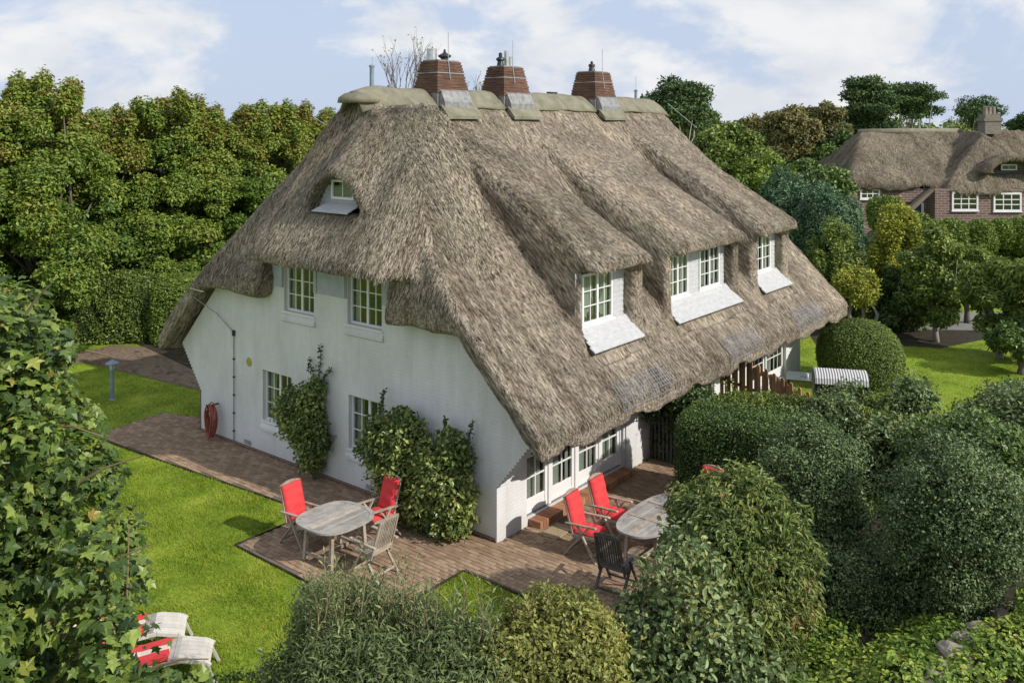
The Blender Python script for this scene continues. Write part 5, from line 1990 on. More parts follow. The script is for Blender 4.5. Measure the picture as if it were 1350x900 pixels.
# --- foreground bushes --------------------------------------------
def shoots_on(t, pts, hmin, hmax, leaf, mat, shape, seed, nl=14, lean=.08, single=0, spread=.035, twig='twig', up=.2):
    """upright leafy shoots; the first leaves are objects of their own"""
    rg = np.random.default_rng(seed)
    mb = MB()
    P_, O_ = [], []
    for q in pts:
        h = rg.uniform(hmin, hmax)
        tip = Vector(q) + Vector((rg.normal() * lean, rg.normal() * lean, h))
        mid = Vector(q).lerp(tip, .5) + Vector((rg.normal() * .03, rg.normal() * .03, 0))
        mb.tube([q, mid, tip], [.006, .004, .002], 4)
        for i in range(nl):
            u = .08 + .92 * i / nl
            p = Vector(q).lerp(tip, u)
            a = i * 2.4 + rg.random()
            d = np.array([math.cos(a), math.sin(a), .9])
            P_.append(np.array(p) + d * .01)
            O_.append(d)
    mb.build('shoots', M[twig], t)['kind'] = 'stuff'
    P_, O_ = np.array(P_), unit(np.array(O_))
    tt = unit(O_ + rg.normal(size=O_.shape) * .25)
    nr = unit(np.cross(tt, np.cross(np.array([0, 0, 1.0]), tt)) + rg.normal(size=O_.shape) * .3)
    nr = unit(nr - tt * (nr * tt).sum(1, keepdims=True))
    ss = np.cross(nr, tt)
    sz = leaf * rg.uniform(.7, 1.25, len(P_))
    tn = .15 + .6 * rg.random(len(P_))
    if single:
        T, Fc = LEAF[shape]
        me = None
        k = rg.choice(len(P_), min(single, len(P_)), replace=False)
        for q in k:
            if me is None:
                o = np_mesh('leaf', T, Fc, mat, t)
                me = o.data
            else:
                o = bpy.data.objects.new('leaf', me)
                COL.objects.link(o)
                o.parent = t
            R = Matrix(((tt[q][0], ss[q][0], nr[q][0]), (tt[q][1], ss[q][1], nr[q][1]), (tt[q][2], ss[q][2], nr[q][2])))
            o.matrix_local = Matrix.Translation(Vector(P_[q])) @ R.to_4x4() @ Matrix.Scale(float(sz[q]), 4)
            o['single'] = 1.0
        keep = np.ones(len(P_), bool)
        keep[k] = False
        P_, tt, ss, nr, sz, tn = P_[keep], tt[keep], ss[keep], nr[keep], sz[keep], tn[keep]
    Vv, Fa, tv = leaves_mesh(P_, tt, ss, nr, sz, shape, tn)
    o = np_mesh('shoot_leaves', Vv, Fa, mat, t, tint=tv)
    if single:
        o['kind'] = 'stuff'


def px_clumps(spec):
    """(x, y, depth, radius px) -> world centres and radii"""
    cen = [tuple(P(x, y, d)) for x, y, d, r in spec]
    rd = np.array([[r * d / FPX] * 3 for x, y, d, r in spec])
    return cen, rd


# C: olive grey willow-leaved shrub
spec = [(420, 850, 10.8, 45), (470, 810, 10.9, 45), (455, 870, 10.3, 50), (510, 860, 10.4, 46), (540, 828, 10.8, 42), (500, 895, 9.9, 50), (580, 870, 10.2, 50), (600, 852, 10.6, 42),
        (430, 900, 10.0, 50), (380, 895, 10.5, 40), (560, 920, 9.8, 50), (640, 882, 10.3, 42), (630, 905, 10.0, 50), (420, 800, 11.2, 35)]
cl, rd = px_clumps(spec)
base = Vector((cl[6][0], cl[6][1] + .3, 0))
c_ = shrub('willow_leaved_shrub', 'olive grey narrow leaved shrub with long upright shoots in the centre foreground', 'shrub', base, cl, rd, 2300, .09, M['lf_willow'], 51, 'narrow', stems=10, up=.3, jit=.6, droop=-.5, shell=(.4, 1.1), inner=.02)
rg = np.random.default_rng(52)
pts = []
for x, y0 in [(rg.uniform(400, 655), rg.uniform(800, 895)) for _ in range(150)]:
    if x > 555:
        y0 = max(y0, 846)
    q = P(x, y0, rg.uniform(10.1, 11.0)) - base
    pts.append(q)
shoots_on(c_, pts, .32, .72, .10, M['lf_willow'], 'narrow', 53, nl=20, single=300)
# D: small leaved yellowish shrub
spec = [(703, 842, 10.8, 45), (740, 826, 10.9, 44), (765, 845, 10.7, 45), (700, 880, 10.3, 50), (755, 895, 10.2, 50), (660, 895, 10.2, 45), (655, 885, 10.3, 38), (790, 890, 10.4, 35), (768, 818, 11.1, 34), (672, 850, 10.9, 32), (790, 846, 10.8, 34), (724, 812, 11.2, 34), (715, 808, 11.2, 32)]
cl, rd = px_clumps(spec)
base = Vector((cl[3][0], cl[3][1] + .3, 0))
d_ = shrub('small_leaved_shrub', 'small leaved yellowish green shrub in the foreground just right of the triangular lawn', 'shrub', base, cl, rd, 2300, .062, M['lf_olive'], 54, 'rhomb', stems=8, up=.4, jit=.7, tint_c=.45, inner=.03)
pts = [P(rg.uniform(672, 800), rg.uniform(806, 866), rg.uniform(10.6, 11.4)) - base for _ in range(60)]
shoots_on(d_, pts, .15, .42, .07, M['lf_olive'], 'rhomb', 55, nl=16)
# dark privet along the foot of the lawn
clipped('low_hedge', 'low dark hedge along the near edge of the lawn', 'hedge', (-4.3, 10.9, .45), (2.4, .6, .72), .05, 26000, .045, M['lf_hedge'], 56, sq=4, wob=.03, lump=.05, jit=.8)
clipped('low_hedge', 'low dark hedge filling the bottom centre behind the willow leaved shrub', 'hedge', (-.3, 10.9, .7), (2.2, .9, .75), 0, 16000, .05, M['lf_hedge'], 57, sq=4, wob=.04, lump=.05, jit=.8)
# E: big mixed shrub
spec = [(930, 700, 13.5, 44), (965, 678, 13.7, 44), (1000, 690, 13.6, 55), (1035, 730, 13.5, 45), (1010, 760, 13.2, 55), (950, 740, 13.1, 60), (1040, 790, 13.1, 38), (990, 820, 12.8, 55), (1010, 870, 12.5, 48), (905, 665, 14.0, 26), (945, 650, 14.0, 30), (985, 650, 13.9, 35)]
cl, rd = px_clumps(spec)
base = Vector((cl[5][0], cl[5][1] + .2, 0))
e_ = shrub('drooping_shrub', 'tall shrub with drooping olive yellow leaves in front of the long table', 'shrub', base, cl, rd, 2500, .102, M['lf_cherry'], 61, 'droop', stems=10, up=.25, jit=.5, droop=1.1, tint_c=.35, inner=.02, tint_z=lambda p: .12 * (p[:, 0] > .3))
spec = [(900, 725, 12.5, 32), (880, 775, 12.2, 38), (915, 765, 11.9, 45), (845, 815, 12.1, 34), (870, 830, 11.7, 55), (930, 820, 11.5, 55), (830, 870, 11.6, 48), (900, 895, 11.1, 60), (960, 880, 11.2, 55), (800, 900, 11.5, 40), (1020, 930, 10.9, 50), (840, 920, 11.1, 50)]
cl, rd = px_clumps(spec)
base = Vector((cl[4][0], cl[4][1] + .2, 0))
f_ = shrub('broad_leaved_shrub', 'dark grey green broad leaved shrub at the bottom centre right', 'shrub', base, cl, rd, 760, .092, M['lf_grey'], 62, 'oval', stems=10, up=.4, jit=.7, droop=.3, tint_c=.35, tint_l=.5, shell=(.35, 1.2), inner=.01)
rg = np.random.default_rng(63)
pts = [P(rg.uniform(845, 960), rg.uniform(750, 880), rg.uniform(11.3, 12.1)) - base for _ in range(55)]
shoots_on(f_, pts, .15, .40, .095, M['lf_grey'], 'oval', 64, nl=8, single=160)
# K: bright ground cover on the boulder bank, lower right
bank = MB()
vs, fs = [], []
for i in range(25):
    for j in range(13):
        x = 2.5 + 8.5 * i / 24
        y = 9.0 + 5.0 * j / 12
        z = .15 + .95 * math.exp(-((y - 11.2 - .55 * (x - 5)) / 1.25) ** 2) + .05 * math.sin(x * 4) * math.sin(y * 5)
        vs.append((x, y, z))
for i in range(24):
    for j in range(12):
        fs.append((i * 13 + j, (i + 1) * 13 + j, (i + 1) * 13 + j + 1, i * 13 + j + 1))
o = bank.add(vs, fs).build('earth_bank', M['soil'], smooth=True)
tag(o, kind='structure')


def bank_z(x, y):
    return .15 + .95 * np.exp(-((y - 11.2 - .55 * (x - 5)) / 1.25) ** 2)


rg = np.random.default_rng(71)
cx_ = rg.uniform(2.4, 9.8, 260)
cy_ = rg.uniform(9.2, 14.2, 260)
pxx = 675 + FPX * cx_ / cy_
pyy = HOR + FPX * (CAM_H - bank_z(cx_, cy_)) / cy_
strip = np.abs((pxx - 1268) * .76 + (pyy - 852) * .65) < 17
ok = (pyy > 715) & (pxx > 1000) & ~(strip & (pyy > 770))
cc = np.stack([cx_, cy_, bank_z(cx_, cy_) + .05], 1)[ok]
rr = rg.uniform(.22, .40, len(cc))
o = foliage('ground_cover', cc, np.stack([rr, rr, rr * .6], 1), 420, .075, M['lf_bright'], None, 72, shape='oval', up=.8, jit=.5, tint_c=.4, inner=.02)
tag(o, 'bright green weeds and ground cover on the bank at the lower right', 'ground cover', kind='stuff')
cc = np.stack([cx_, cy_, bank_z(cx_, cy_) + .12], 1)[(pyy > 745) & (pxx < 1180) & (pyy < 860)]
# boulders
bl = [(1305, 805, .34), (1322, 812, .20), (1292, 830, .24), (1270, 845, .26), (1258, 862, .30), (1244, 880, .22), (1272, 872, .16), (1236, 898, .26), (1330, 800, .18), (1222, 905, .2)]
for i, (x, y, r) in enumerate(bl):
    r *= .62
    d = 11.9
    for _ in range(8):
        p = P(x, y, d)
        zb = float(bank_z(p.x, p.y)) + r * .2
        d = FPX * (CAM_H - zb) / (y - HOR)
    p = P(x, y, d)
    bm = bmesh.new()
    bmesh.ops.create_icosphere(bm, subdivisions=3, radius=r)
    rgb = random.Random(i)
    for v in bm.verts:
        n_ = v.co.normalized()
        k = 1 + .16 * math.sin(n_.x * 4 + i) * math.sin(n_.y * 3.3 + 2 * i) + .08 * math.sin(n_.z * 7 + i * 3) + rgb.uniform(-.035, .035)
        v.co = Vector((v.co.x * k * 1.15, v.co.y * k * .95, v.co.z * k * .75))
    me = bpy.data.meshes.new('boulder')
    bm.to_mesh(me)
    bm.free()
    o = link_mesh('boulder', me, M['stone'])
    o.location = p
    o.rotation_euler = (0, 0, i * 1.3)
    desc = ['large pale boulder at the top of the stone bank', 'small boulder right of the largest one', 'pale boulder below the largest one', 'mid sized boulder halfway down the bank',
            'flat pale boulder near the bottom of the bank', 'small rounded boulder low on the bank', 'pebble sized stone right of the flat boulder', 'lowest big boulder at the picture bottom',
            'small stone at the upper right of the bank', 'half buried stone at the very bottom of the bank'][i]
    tag(o, desc, 'boulder', 'boulders in the bank at the lower right')

# --- A: sycamore in the left foreground ---------------------------
rg = np.random.default_rng(81)
spec = []
edge = [(420, 50), (460, 80), (495, 78), (530, 85), (580, 118), (640, 155), (700, 185), (760, 190), (820, 170), (870, 220), (930, 260)]
for (y, xe) in edge:
    x = xe - 30
    while x > -90:
        spec.append((x + rg.uniform(-8, 8), y + rg.uniform(-15, 15), rg.uniform(6.3, 7.6) - (xe - x) / 400, rg.uniform(34, 52)))
        x -= rg.uniform(42, 60)
cl, rd = px_clumps(spec)
rd = rd * 1.05
base = Vector((-5.3, 6.6, 0))
syc = empty('sycamore_tree', base, 0, 'broad leaved sycamore filling the left foreground, some leaves yellowing', 'tree')
cen = np.array([tuple(Vector(c) - base) for c in cl])
idx = rg.choice(len(cen), 22, replace=False)
limbs('trunk', (0, 0, 0), [cen[i] for i in idx], .13, M['twig'], syc, 81, fork=.3)
# positions of leaves
per = 250
own = np.repeat(np.arange(len(cen)), per)
d = unit(rg.normal(size=(len(own), 3)))
pos = cen[own] + d * rd[own] * (.35 + .75 * rg.random(len(own)) ** .6)[:, None]
tt, ss, nr = leaf_frames(pos, d, rg, .75, .5, .5)
sz = .098 * (.4 + .9 * rg.random(len(own)) ** 1.3)
tn = .0 + .3 * rg.random(len(cen))[own] + .55 * rg.random(len(own)) + .5 * rg.random(len(own)) ** 12
# the nearest and most exposed leaves become objects of their own
wpos = pos + np.array(base)
pxx = 675 + FPX * wpos[:, 0] / wpos[:, 1]
pyy = HOR + FPX * (CAM_H - wpos[:, 2]) / wpos[:, 1]
gap = (pxx > 172) & (pyy > 792) & (pyy < 884) & (rg.random(len(pxx)) < .85)
pos, own, d, tt, ss, nr, sz, tn, wpos, pxx, pyy = [v[~gap] for v in (pos, own, d, tt, ss, nr, sz, tn, wpos, pxx, pyy)]
vis = (pxx > 5) & (pyy < 890) & (pyy > 300)
score = np.where(vis, sz * FPX / wpos[:, 1] + (d[:, 1] < 0) * 6, -1)
order = np.argsort(-score)
sing, rest = order[:300], order[300:]
T, Fc = LEAF['maple']
me = None
for q in sing:
    if me is None:
        o = np_mesh('leaf', T, Fc, M['lf_syc'], syc)
        me = o.data
    else:
        o = bpy.data.objects.new('leaf', me)
        COL.objects.link(o)
        o.parent = syc
    R = Matrix(((tt[q][0], ss[q][0], nr[q][0]), (tt[q][1], ss[q][1], nr[q][1]), (tt[q][2], ss[q][2], nr[q][2])))
    o.matrix_local = Matrix.Translation(Vector(pos[q])) @ R.to_4x4() @ Matrix.Scale(float(sz[q]), 4)
    o['single'] = 0.9
V_, F_, t_ = leaves_mesh(pos[rest], tt[rest], ss[rest], nr[rest], sz[rest], 'maple', tn[rest])
o = np_mesh('crown', V_, F_, M['lf_syc'], syc, tint=t_)
o['kind'] = 'stuff'
# leafy twigs poking out of the outline
tw = MB()
for (xa, ya, xb, yb, dd) in ((165, 870, 170, 690, 6.6), (95, 640, 190, 600, 6.8), (60, 460, 150, 470, 7.0), (120, 760, 205, 715, 6.5), (200, 880, 275, 868, 6.8), (30, 420, 70, 372, 7.1), (165, 880, 130, 780, 6.3), (60, 560, 135, 575, 6.8)):
    pa, pb = P(xa, ya, dd) - base, P(xb, yb, dd - .1) - base
    tw.tube([pa, pa.lerp(pb, .5) + Vector((0, 0, .03)), pb], [.012, .008, .004], 5)
tw.build('twigs', M['twig'], syc)['kind'] = 'stuff'

# ================================================================== LEFT BACKGROUND
def wall_tree(seed, H=10.0, R=2.7, n=105, per=1050, mat='lf_wall', leaf=.135, zlow=.6, shoot=22):
    rg = np.random.default_rng(seed)
    cen, rd = [], []
    for i in range(n):
        z = zlow + (H - zlow - .8) * rg.random() ** .85
        env = R * (1 - (z / (H + .6)) ** 3.5) + .15
        a = rg.uniform(0, 6.28)
        r = env * math.sqrt(rg.uniform(.25, 1))
        cen.append((r * math.cos(a), r * math.sin(a), z))
        k = rg.uniform(.45, .95) * (1 - .35 * z / H)
        rd.append((k, k, k * rg.uniform(.6, 1.0)))
    # thin rising tops
    for i in range(shoot):
        a = rg.uniform(0, 6.28)
        r = R * .7 * math.sqrt(rg.random())
        z = H - .6 + rg.uniform(-.4, .7)
        cen.append((r * math.cos(a), r * math.sin(a), z))
        rd.append((.28, .28, .5))
    cen, rd = np.array(cen), np.array(rd)
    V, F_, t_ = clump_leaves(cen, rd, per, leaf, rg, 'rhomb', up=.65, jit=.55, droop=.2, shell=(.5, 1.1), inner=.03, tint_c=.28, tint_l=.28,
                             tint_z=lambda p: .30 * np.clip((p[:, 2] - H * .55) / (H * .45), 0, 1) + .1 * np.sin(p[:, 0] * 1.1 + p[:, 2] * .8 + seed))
    me = np_mesh('crown', V, F_, M[mat], None, tint=t_)
    tr = limbs('trunk', (0, 0, 0), [tuple(cen[i]) for i in rg.choice(len(cen), 14, replace=False)], .17, M['bark'], None, seed, fork=.3)
    return me, tr


protos = {}


def add_tree(nm, key, maker, loc, rz, sc, label, group=None, cat='tree'):
    t = empty(nm, loc, rz, label, cat, group)
    t.scale = sc
    if key not in protos:
        protos[key] = maker()
        for o in protos[key]:
            o.parent = t
    else:
        for o in protos[key]:
            c = o.copy()
            COL.objects.link(c)
            c.parent = t
    return t


wallt = [(-45, 31.5, 1.0, 0, .98), (52, 32.5, 1.02, 1, 1.07), (112, 35.5, .98, 2, .95), (165, 36.5, .95, 1, .95), (228, 37.5, .95, 0, .98), (292, 38.5, .96, 2, .95), (352, 40.5, .97, 1, .98), (405, 44, .95, 0, .92), (10, 39, 1.05, 2, 1.05), (440, 50, .96, 2, .9)]
wl_lab = ['leftmost bronze tipped hornbeam at the picture edge', 'tallest bronze topped hornbeam left of the dip in the tree wall', 'hornbeam just right of the first dip in the tree wall',
          'hornbeam above the loose hedge and lamp post', 'hornbeam above the sunlit clipped hedge top', 'hornbeam in the middle of the tree wall with thin top shoots', 'hornbeam beside the rear slope of the thatch',
          'farther hornbeam behind the thatch hip', 'hornbeam of the second row behind the leftmost tree', 'last small hornbeam seen over the thatch hip']
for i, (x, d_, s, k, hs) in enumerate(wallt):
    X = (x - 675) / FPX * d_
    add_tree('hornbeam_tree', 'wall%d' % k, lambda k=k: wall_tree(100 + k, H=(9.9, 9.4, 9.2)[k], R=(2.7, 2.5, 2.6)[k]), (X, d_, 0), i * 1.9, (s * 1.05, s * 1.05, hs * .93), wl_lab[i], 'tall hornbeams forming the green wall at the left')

clipped('loose_hedge', 'loosely clipped light green hedge behind the lamp post', 'hedge', (-15.3, 33.6, 1.15), (2.6, 1.0, 1.35), .15, 30000, .10, M['lf_mid'], 91, sq=3.5, wob=.06, lump=.10, jit=.8)
clipped('clipped_hedge', 'clipped hedge with sunlit yellow green top by the rear thatch corner', 'hedge', (-11.9, 34.4, 1.05), (1.9, 1.3, 1.25), .5, 32000, .085, M['lf_hedgeY'], 92, sq=5, wob=.03, lump=.03, jit=.7)
clipped('clipped_hedge', 'shaded hedge block at the far end of the brick path', 'hedge', (-12.9, 36.8, .95), (2.2, 1.0, 1.15), .5, 16000, .09, M['lf_mid'], 93, sq=5, wob=.03, lump=.04, jit=.7)
clipped('loose_hedge', 'sunlit hedge behind the sycamore at the left edge', 'hedge', (-19.5, 32.2, 1.2), (2.6, 1.1, 1.4), -.05, 26000, .10, M['lf_mid'], 94, sq=3.5, wob=.07, lump=.1, jit=.8)

# ================================================================== RIGHT MIDDLE GROUND
def conifer(nm, label, x, d, ytop, wpx, mat, seed, n=46, per=900, leaf=.13, z0=.3, trunks=1, spread=.0, group=None, zbase=0.0):
    """upright flame shaped sprays"""
    rg = np.random.default_rng(seed)
    X = (x - 675) / FPX * d
    H = CAM_H - (ytop - HOR) / FPX * d
    R = wpx * d / FPX / 2
    base = Vector((X, d, zbase))
    cen, rd = [], []
    for i in range(n):
        z = z0 + (H - z0 - .3) * rg.random() ** .8
        u = (z - z0) / (H - z0)
        env = R * (1 - u ** 2.2) ** .8
        a = rg.uniform(0, 6.28)
        r = env * math.sqrt(rg.uniform(.3, 1))
        k = rg.uniform(.22, .42) * (R / 1.6) ** .5
        cen.append((r * math.cos(a), r * math.sin(a), z))
        rd.append((k, k, k * 1.9))
    t = empty(nm, base, 0, label, 'tree', group)
    foliage('crown', np.array(cen), np.array(rd), per, leaf, M[mat], t, seed, shape='spray', up=.5, jit=.5, droop=-.8, tint_c=.4, tint_l=.25, shell=(.5, 1.1), inner=.03)
    mb = MB()
    for k in range(trunks):
        dx = (k - (trunks - 1) / 2) * .35
        mb.tube([(dx, 0, -.1), (dx * 1.5 + .05, .05, H * .35), (dx * .6, 0, H * .75)], [.09, .07, .02], 7)
    mb.build('trunk', M['bark_pale' if trunks > 1 else 'bark'], t, smooth=True)
    return t


conifer('cypress_tree', 'tall blue green cypress directly beyond the far end of the thatch', 1035, 40, 232, 120, 'lf_blue', 201, n=60, per=700)
conifer('cypress_tree', 'blue green cypress standing in the middle of the cypress group', 1085, 38, 248, 110, 'lf_blue', 202, n=60, per=700)
conifer('cypress_tree', 'blue green cypress with bronze lower branches left of the golden one', 1112, 39, 262, 80, 'lf_blue', 203, n=50, per=600)
conifer('cypress_tree', 'bronze green cypress in front of the blue ones', 1100, 36, 292, 75, 'lf_mid', 204, n=40, per=600)
conifer('golden_cypress', 'golden yellow cypress above the dome bush', 1184, 36, 274, 72, 'lf_yellow', 205, n=52, per=700, z0=1.7, trunks=4)
conifer('golden_cypress', 'small round golden cypress with bare stems beside the thatch corner', 1128, 34, 360, 55, 'lf_yellow', 206, n=24, per=500, z0=1.5, trunks=4)


def broad(nm, label, x, d, ytop, wpx, ybot, mat, seed, n=40, per=700, leaf=.13, bark='bark', flat=.75, cr=(.35, .7), shape='rhomb', zb=0.0, group=None, droop=.3, r0=.12, shell=.45):
    rg = np.random.default_rng(seed)
    X = (x - 675) / FPX * d
    zt = CAM_H - (ytop - HOR) / FPX * d
    zl = CAM_H - (ybot - HOR) / FPX * d
    R = wpx * d / FPX / 2
    c = (X, d, (zt + zl) / 2)
    cl, rd = ell_clumps(c, (R * .9, R * .9, (zt - zl) / 2 * .93), n, (cr[0] * R / 1.8, cr[1] * R / 1.8), seed, flat, shell)
    return shrub(nm, label, 'tree', (X, d, zb), cl, rd, per, leaf, M[mat], seed, shape, stems=12, r0=r0, bark=bark, group=group, trunkname='trunk', crownname='crown', tint_c=.35, droop=droop, up=.5)


broad('apple_tree', 'light leafed tree with pale trunk standing at the edge of the right lawn', 1235, 33.3, 298, 80, 432, 'lf_mid', 211, n=46, per=360, leaf=.14, bark='bark_pale', r0=.10)
broad('apple_tree', 'dark leaved tree overhanging the soil bed beside the golden cypress', 1195, 35, 350, 85, 425, 'lf_hedge', 212, n=30, per=520, leaf=.13)
broad('pear_tree', 'long leaved tree right of the gap that shows the road', 1318, 31, 335, 92, 462, 'lf_mid', 213, n=44, per=300, leaf=.18, bark='bark_pale', shape='droop', droop=.8)
broad('pear_tree', 'leafy tree above the road gap', 1275, 36.5, 322, 80, 398, 'lf_mid', 214, n=36, per=300, leaf=.17, shape='droop', droop=.6)
broad('pear_tree', 'long leaved tree cut by the right edge of the picture', 1375, 30, 342, 90, 455, 'lf_mid', 215, n=36, per=300, leaf=.18, shape='droop', droop=.8)
broad('dark_shrub', 'dark undergrowth at the right edge below the long leaved trees', 1345, 29.0, 420, 80, 480, 'lf_hedge', 216, n=22, per=420, leaf=.12)
broad('dark_shrub', 'dark undergrowth shrub behind the dome bush', 1165, 36.0, 385, 90, 440, 'lf_dark', 217, n=24, per=420, leaf=.12)
broad('dark_shrub', 'green shrub filling the ground behind the cypress trunks', 1090, 38.0, 330, 90, 440, 'lf_blue', 218, n=28, per=420, leaf=.14)
# clipped round yews before the far house
for i, (x, y, r) in enumerate(((1255, 303, 20), (1293, 305, 20), (1322, 300, 17), (1350, 303, 22), (1168, 275, 22), (1205, 298, 24), (1232, 300, 15))):
    d = 46 - (i > 3) * 2
    p = P(x, y, d)
    clipped('yew_ball', ['round clipped yew under the first window of the far house', 'round clipped yew between the two windows of the far house', 'smaller clipped yew set back between the round ones', 'rightmost clipped yew at the picture edge',
                         'clipped yew above the golden cypress on the left', 'clipped yew in front of the far house doorway', 'small clipped yew at the corner of the far house'][i], 'topiary',
            (p.x, p.y, p.z - .3), (r * d / FPX, r * d / FPX, r * d / FPX * 1.1), 0, 5200, .13, M['lf_hedgeY'], 220 + i, sq=2.6, wob=.03, lump=.04, group='clipped yews in front of the far house')
o = None
clipped('field_hedge', 'mixed hedge standing in front of the far brick house', 'hedge', (24.5, 47.5, .7), (7.5, 1.5, 1.2), .05, 26000, .16, M['lf_mid'], 229, sq=4, wob=.05, lump=.15)

# ================================================================== FAR HOUSE
h2o = Vector((25.0, 56.0, 0))
house2 = empty('brick_house', h2o, 0, 'neighbouring brown brick house with hipped reed thatch, eyebrow dormer and white windows', 'house')


def roof2(X, Y, Z):
    L = lumps(X * .6, Y * .6, Z * .6, .06)
    zr = 7.65
    zf = zr - .66 * np.abs(Y)
    hl = zr - 1.15 * (-3.3 - X)
    main = smax((Z - smin(zf, hl, .3)) * .7, (smin(zf, hl, .2) - .5 - Z) * .7, .1)
    main = smax(main, np.abs(Y) - 4.45, .12)
    main = smax(main, X - 12, .1)
    main = smax(main, -6.3 - X, .15)
    wx = X - 2.8
    zw = zr + .05 - .98 * np.abs(wx)
    hw = zr - 1.45 * (-2.9 - Y)
    wing = smax((Z - smin(zw, hw, .3)) * .65, (smin(zw, hw, .2) - .6 - Z) * .65, .1)
    wing = smax(wing, smax(np.abs(wx) - 4.6, -5.75 - Y, .1), .15)
    wing = smax(wing, 4.12 - Z - .8 * np.maximum(-wx - 3.4, 0), .1)
    wing = smax(wing, Y - 1, .2)
    ec = np.sqrt(((wx - .5) / 1.8) ** 2 + ((Z - 5.3) / 1.02) ** 2) - 1
    eb = smax(ec * .7, smax(-5.35 - Y, Y + 3.2, .1), .12)
    eb = smax(eb, 5.25 - Z, .1)
    f = smin(main, wing, .15)
    f = smin(f, eb, .15)
    hole = np.sqrt(((wx - .5) / 1.35) ** 2 + ((Z - 5.3) / .62) ** 2) - 1
    hole = np.maximum(np.maximum(hole, 5.28 - Z), Y + 4.5)
    f = smax(f, -hole, .06)
    return f - L


V2, Q2 = surface_nets(roof2, (-7, -6.6, 2.6), (13, 5.8, 8.4), .15)


def regions2(c, n):
    reg = np.where((np.abs(n[:, 0]) > np.abs(n[:, 1])), np.where(n[:, 0] < 0, 2, 3), np.where(n[:, 1] < 0, 0, 1))
    s = .7071
    Ns = np.array([[0, -s, s], [0, s, s], [-s, 0, s], [s, 0, s]])
    Ds = np.array([[0, -s, -s], [0, s, -s], [-s, 0, -s], [s, 0, -s]])
    return Ns[reg], Ds[reg]


build_thatch('thatched_roof', V2, Q2, regions2, M['thatch2'], house2, np.random.default_rng(19), 26000,
             lambda c, n: np.where((n[:, 2] > .1) & (n[:, 1] < .5), 1.0, 0.0), blen=(.12, .26), bw=.012)
MB().box((2.8, -1.6, 2.2), (7.9, 7.0, 4.4)).build('wing_wall', M['house_brick2'], house2)
MB().prism([(-.1, 4.35), (.1, 4.35), (-1.3, 3.0), (-1.3, 2.6), (-1.5, 2.6), (-1.5, 3.2)], lambda u, v, w: (u - 1.35, w, v), -5.3, -4.9).build('verge_board', M['thatch2'], house2)
MB().box((-2.0, -.3, 2.2), (7.4, 7.8, 4.3)).build('main_wall', M['house_brick2'], house2)
for (x0, w, zs, yy, cols) in ((-.22, 1.48, 2.88, -5.13, 6), (2.12, 1.58, 2.84, -5.13, 6), (-5.05, 1.15, 3.45, -4.23, 6)):
    yy -= .05
    MB().box((x0 + w / 2, yy + .068, zs + .82), (w - .04, .02, 1.0 if x0 > -1 else .8)).build('painted_room_dark', M['interior_dark'], house2)  # dark panel painted as the unlit room, set before the solid wall
    wf = window(house2, (x0, yy, zs + .3), (1, 0, 0), (0, -1, 0), w, (1.05 if x0 > -1 else .85), 3, 3, fw=.10, dep=.12, bar=.05, sill=.05)
window(house2, (2.85, -4.62, 5.42), (1, 0, 0), (0, -1, 0), .9, .35, 2, 1, fw=.07)
MB().box((3.3, -4.6, 5.33), (2.2, .1, .2)).build('sill_board', M['metal_dark'], house2)
MB().box((-2.0, -4.28, 2.4), (.8, .1, 2.4)).build('door', M['metal_dark'], house2)
MB().box((-1.5, -4.3, 2.9), (.14, .1, 1.3)).build('door_frame', M['white'], house2)
c2m = MB().box((4.3, -.6, 7.85), (.98, .9, .8)).box((4.3, -.6, 8.32), (1.15, 1.0, .16)).box((4.3, -.6, 8.54), (.9, .8, .3))
ch2 = c2m.build('chimney', M['chim_grey'], house2)
for dx in (-.35, 0, .35):
    MB().lathe([(.13, 0), (.12, .4), (.14, .42), (.1, .45)], (4.3 + dx * .7, -.6, 8.68), 10).build('chimney_pot', M['stone'], ch2)
rc = MB().tube([(-3.5, 0, 7.55), (-1, 0, 7.6), (2.8, 0, 7.6)], .2, 8).build('ridge_turf', M['felt'], house2, smooth=True)

# ================================================================== FAR TREES
def pine(nm, label, x, d, ytop, wpx, ybot, seed, pads=26, flat=.42, per=520, zb=0, mat='lf_pine', leaf=.26, group=None):
    rg = np.random.default_rng(seed)
    X = (x - 675) / FPX * d
    zt = CAM_H - (ytop - HOR) / FPX * d
    zl = CAM_H - (ybot - HOR) / FPX * d
    R = wpx * d / FPX / 2 * 1.15
    c = (X, d, (zt + zl) / 2)
    cl, rd = ell_clumps(c, (R * .85, R * .85, (zt - zl) / 2 * .92), pads, (.28 * R, .46 * R), seed, flat, .3)
    return shrub(nm, label, 'tree', (X, d, zb), cl, rd, per, leaf, M[mat], seed, 'spray', stems=14, r0=.2, bark='bark_pale', group=group, trunkname='trunk', crownname='crown', tint_c=.3, up=.6, droop=-.3)


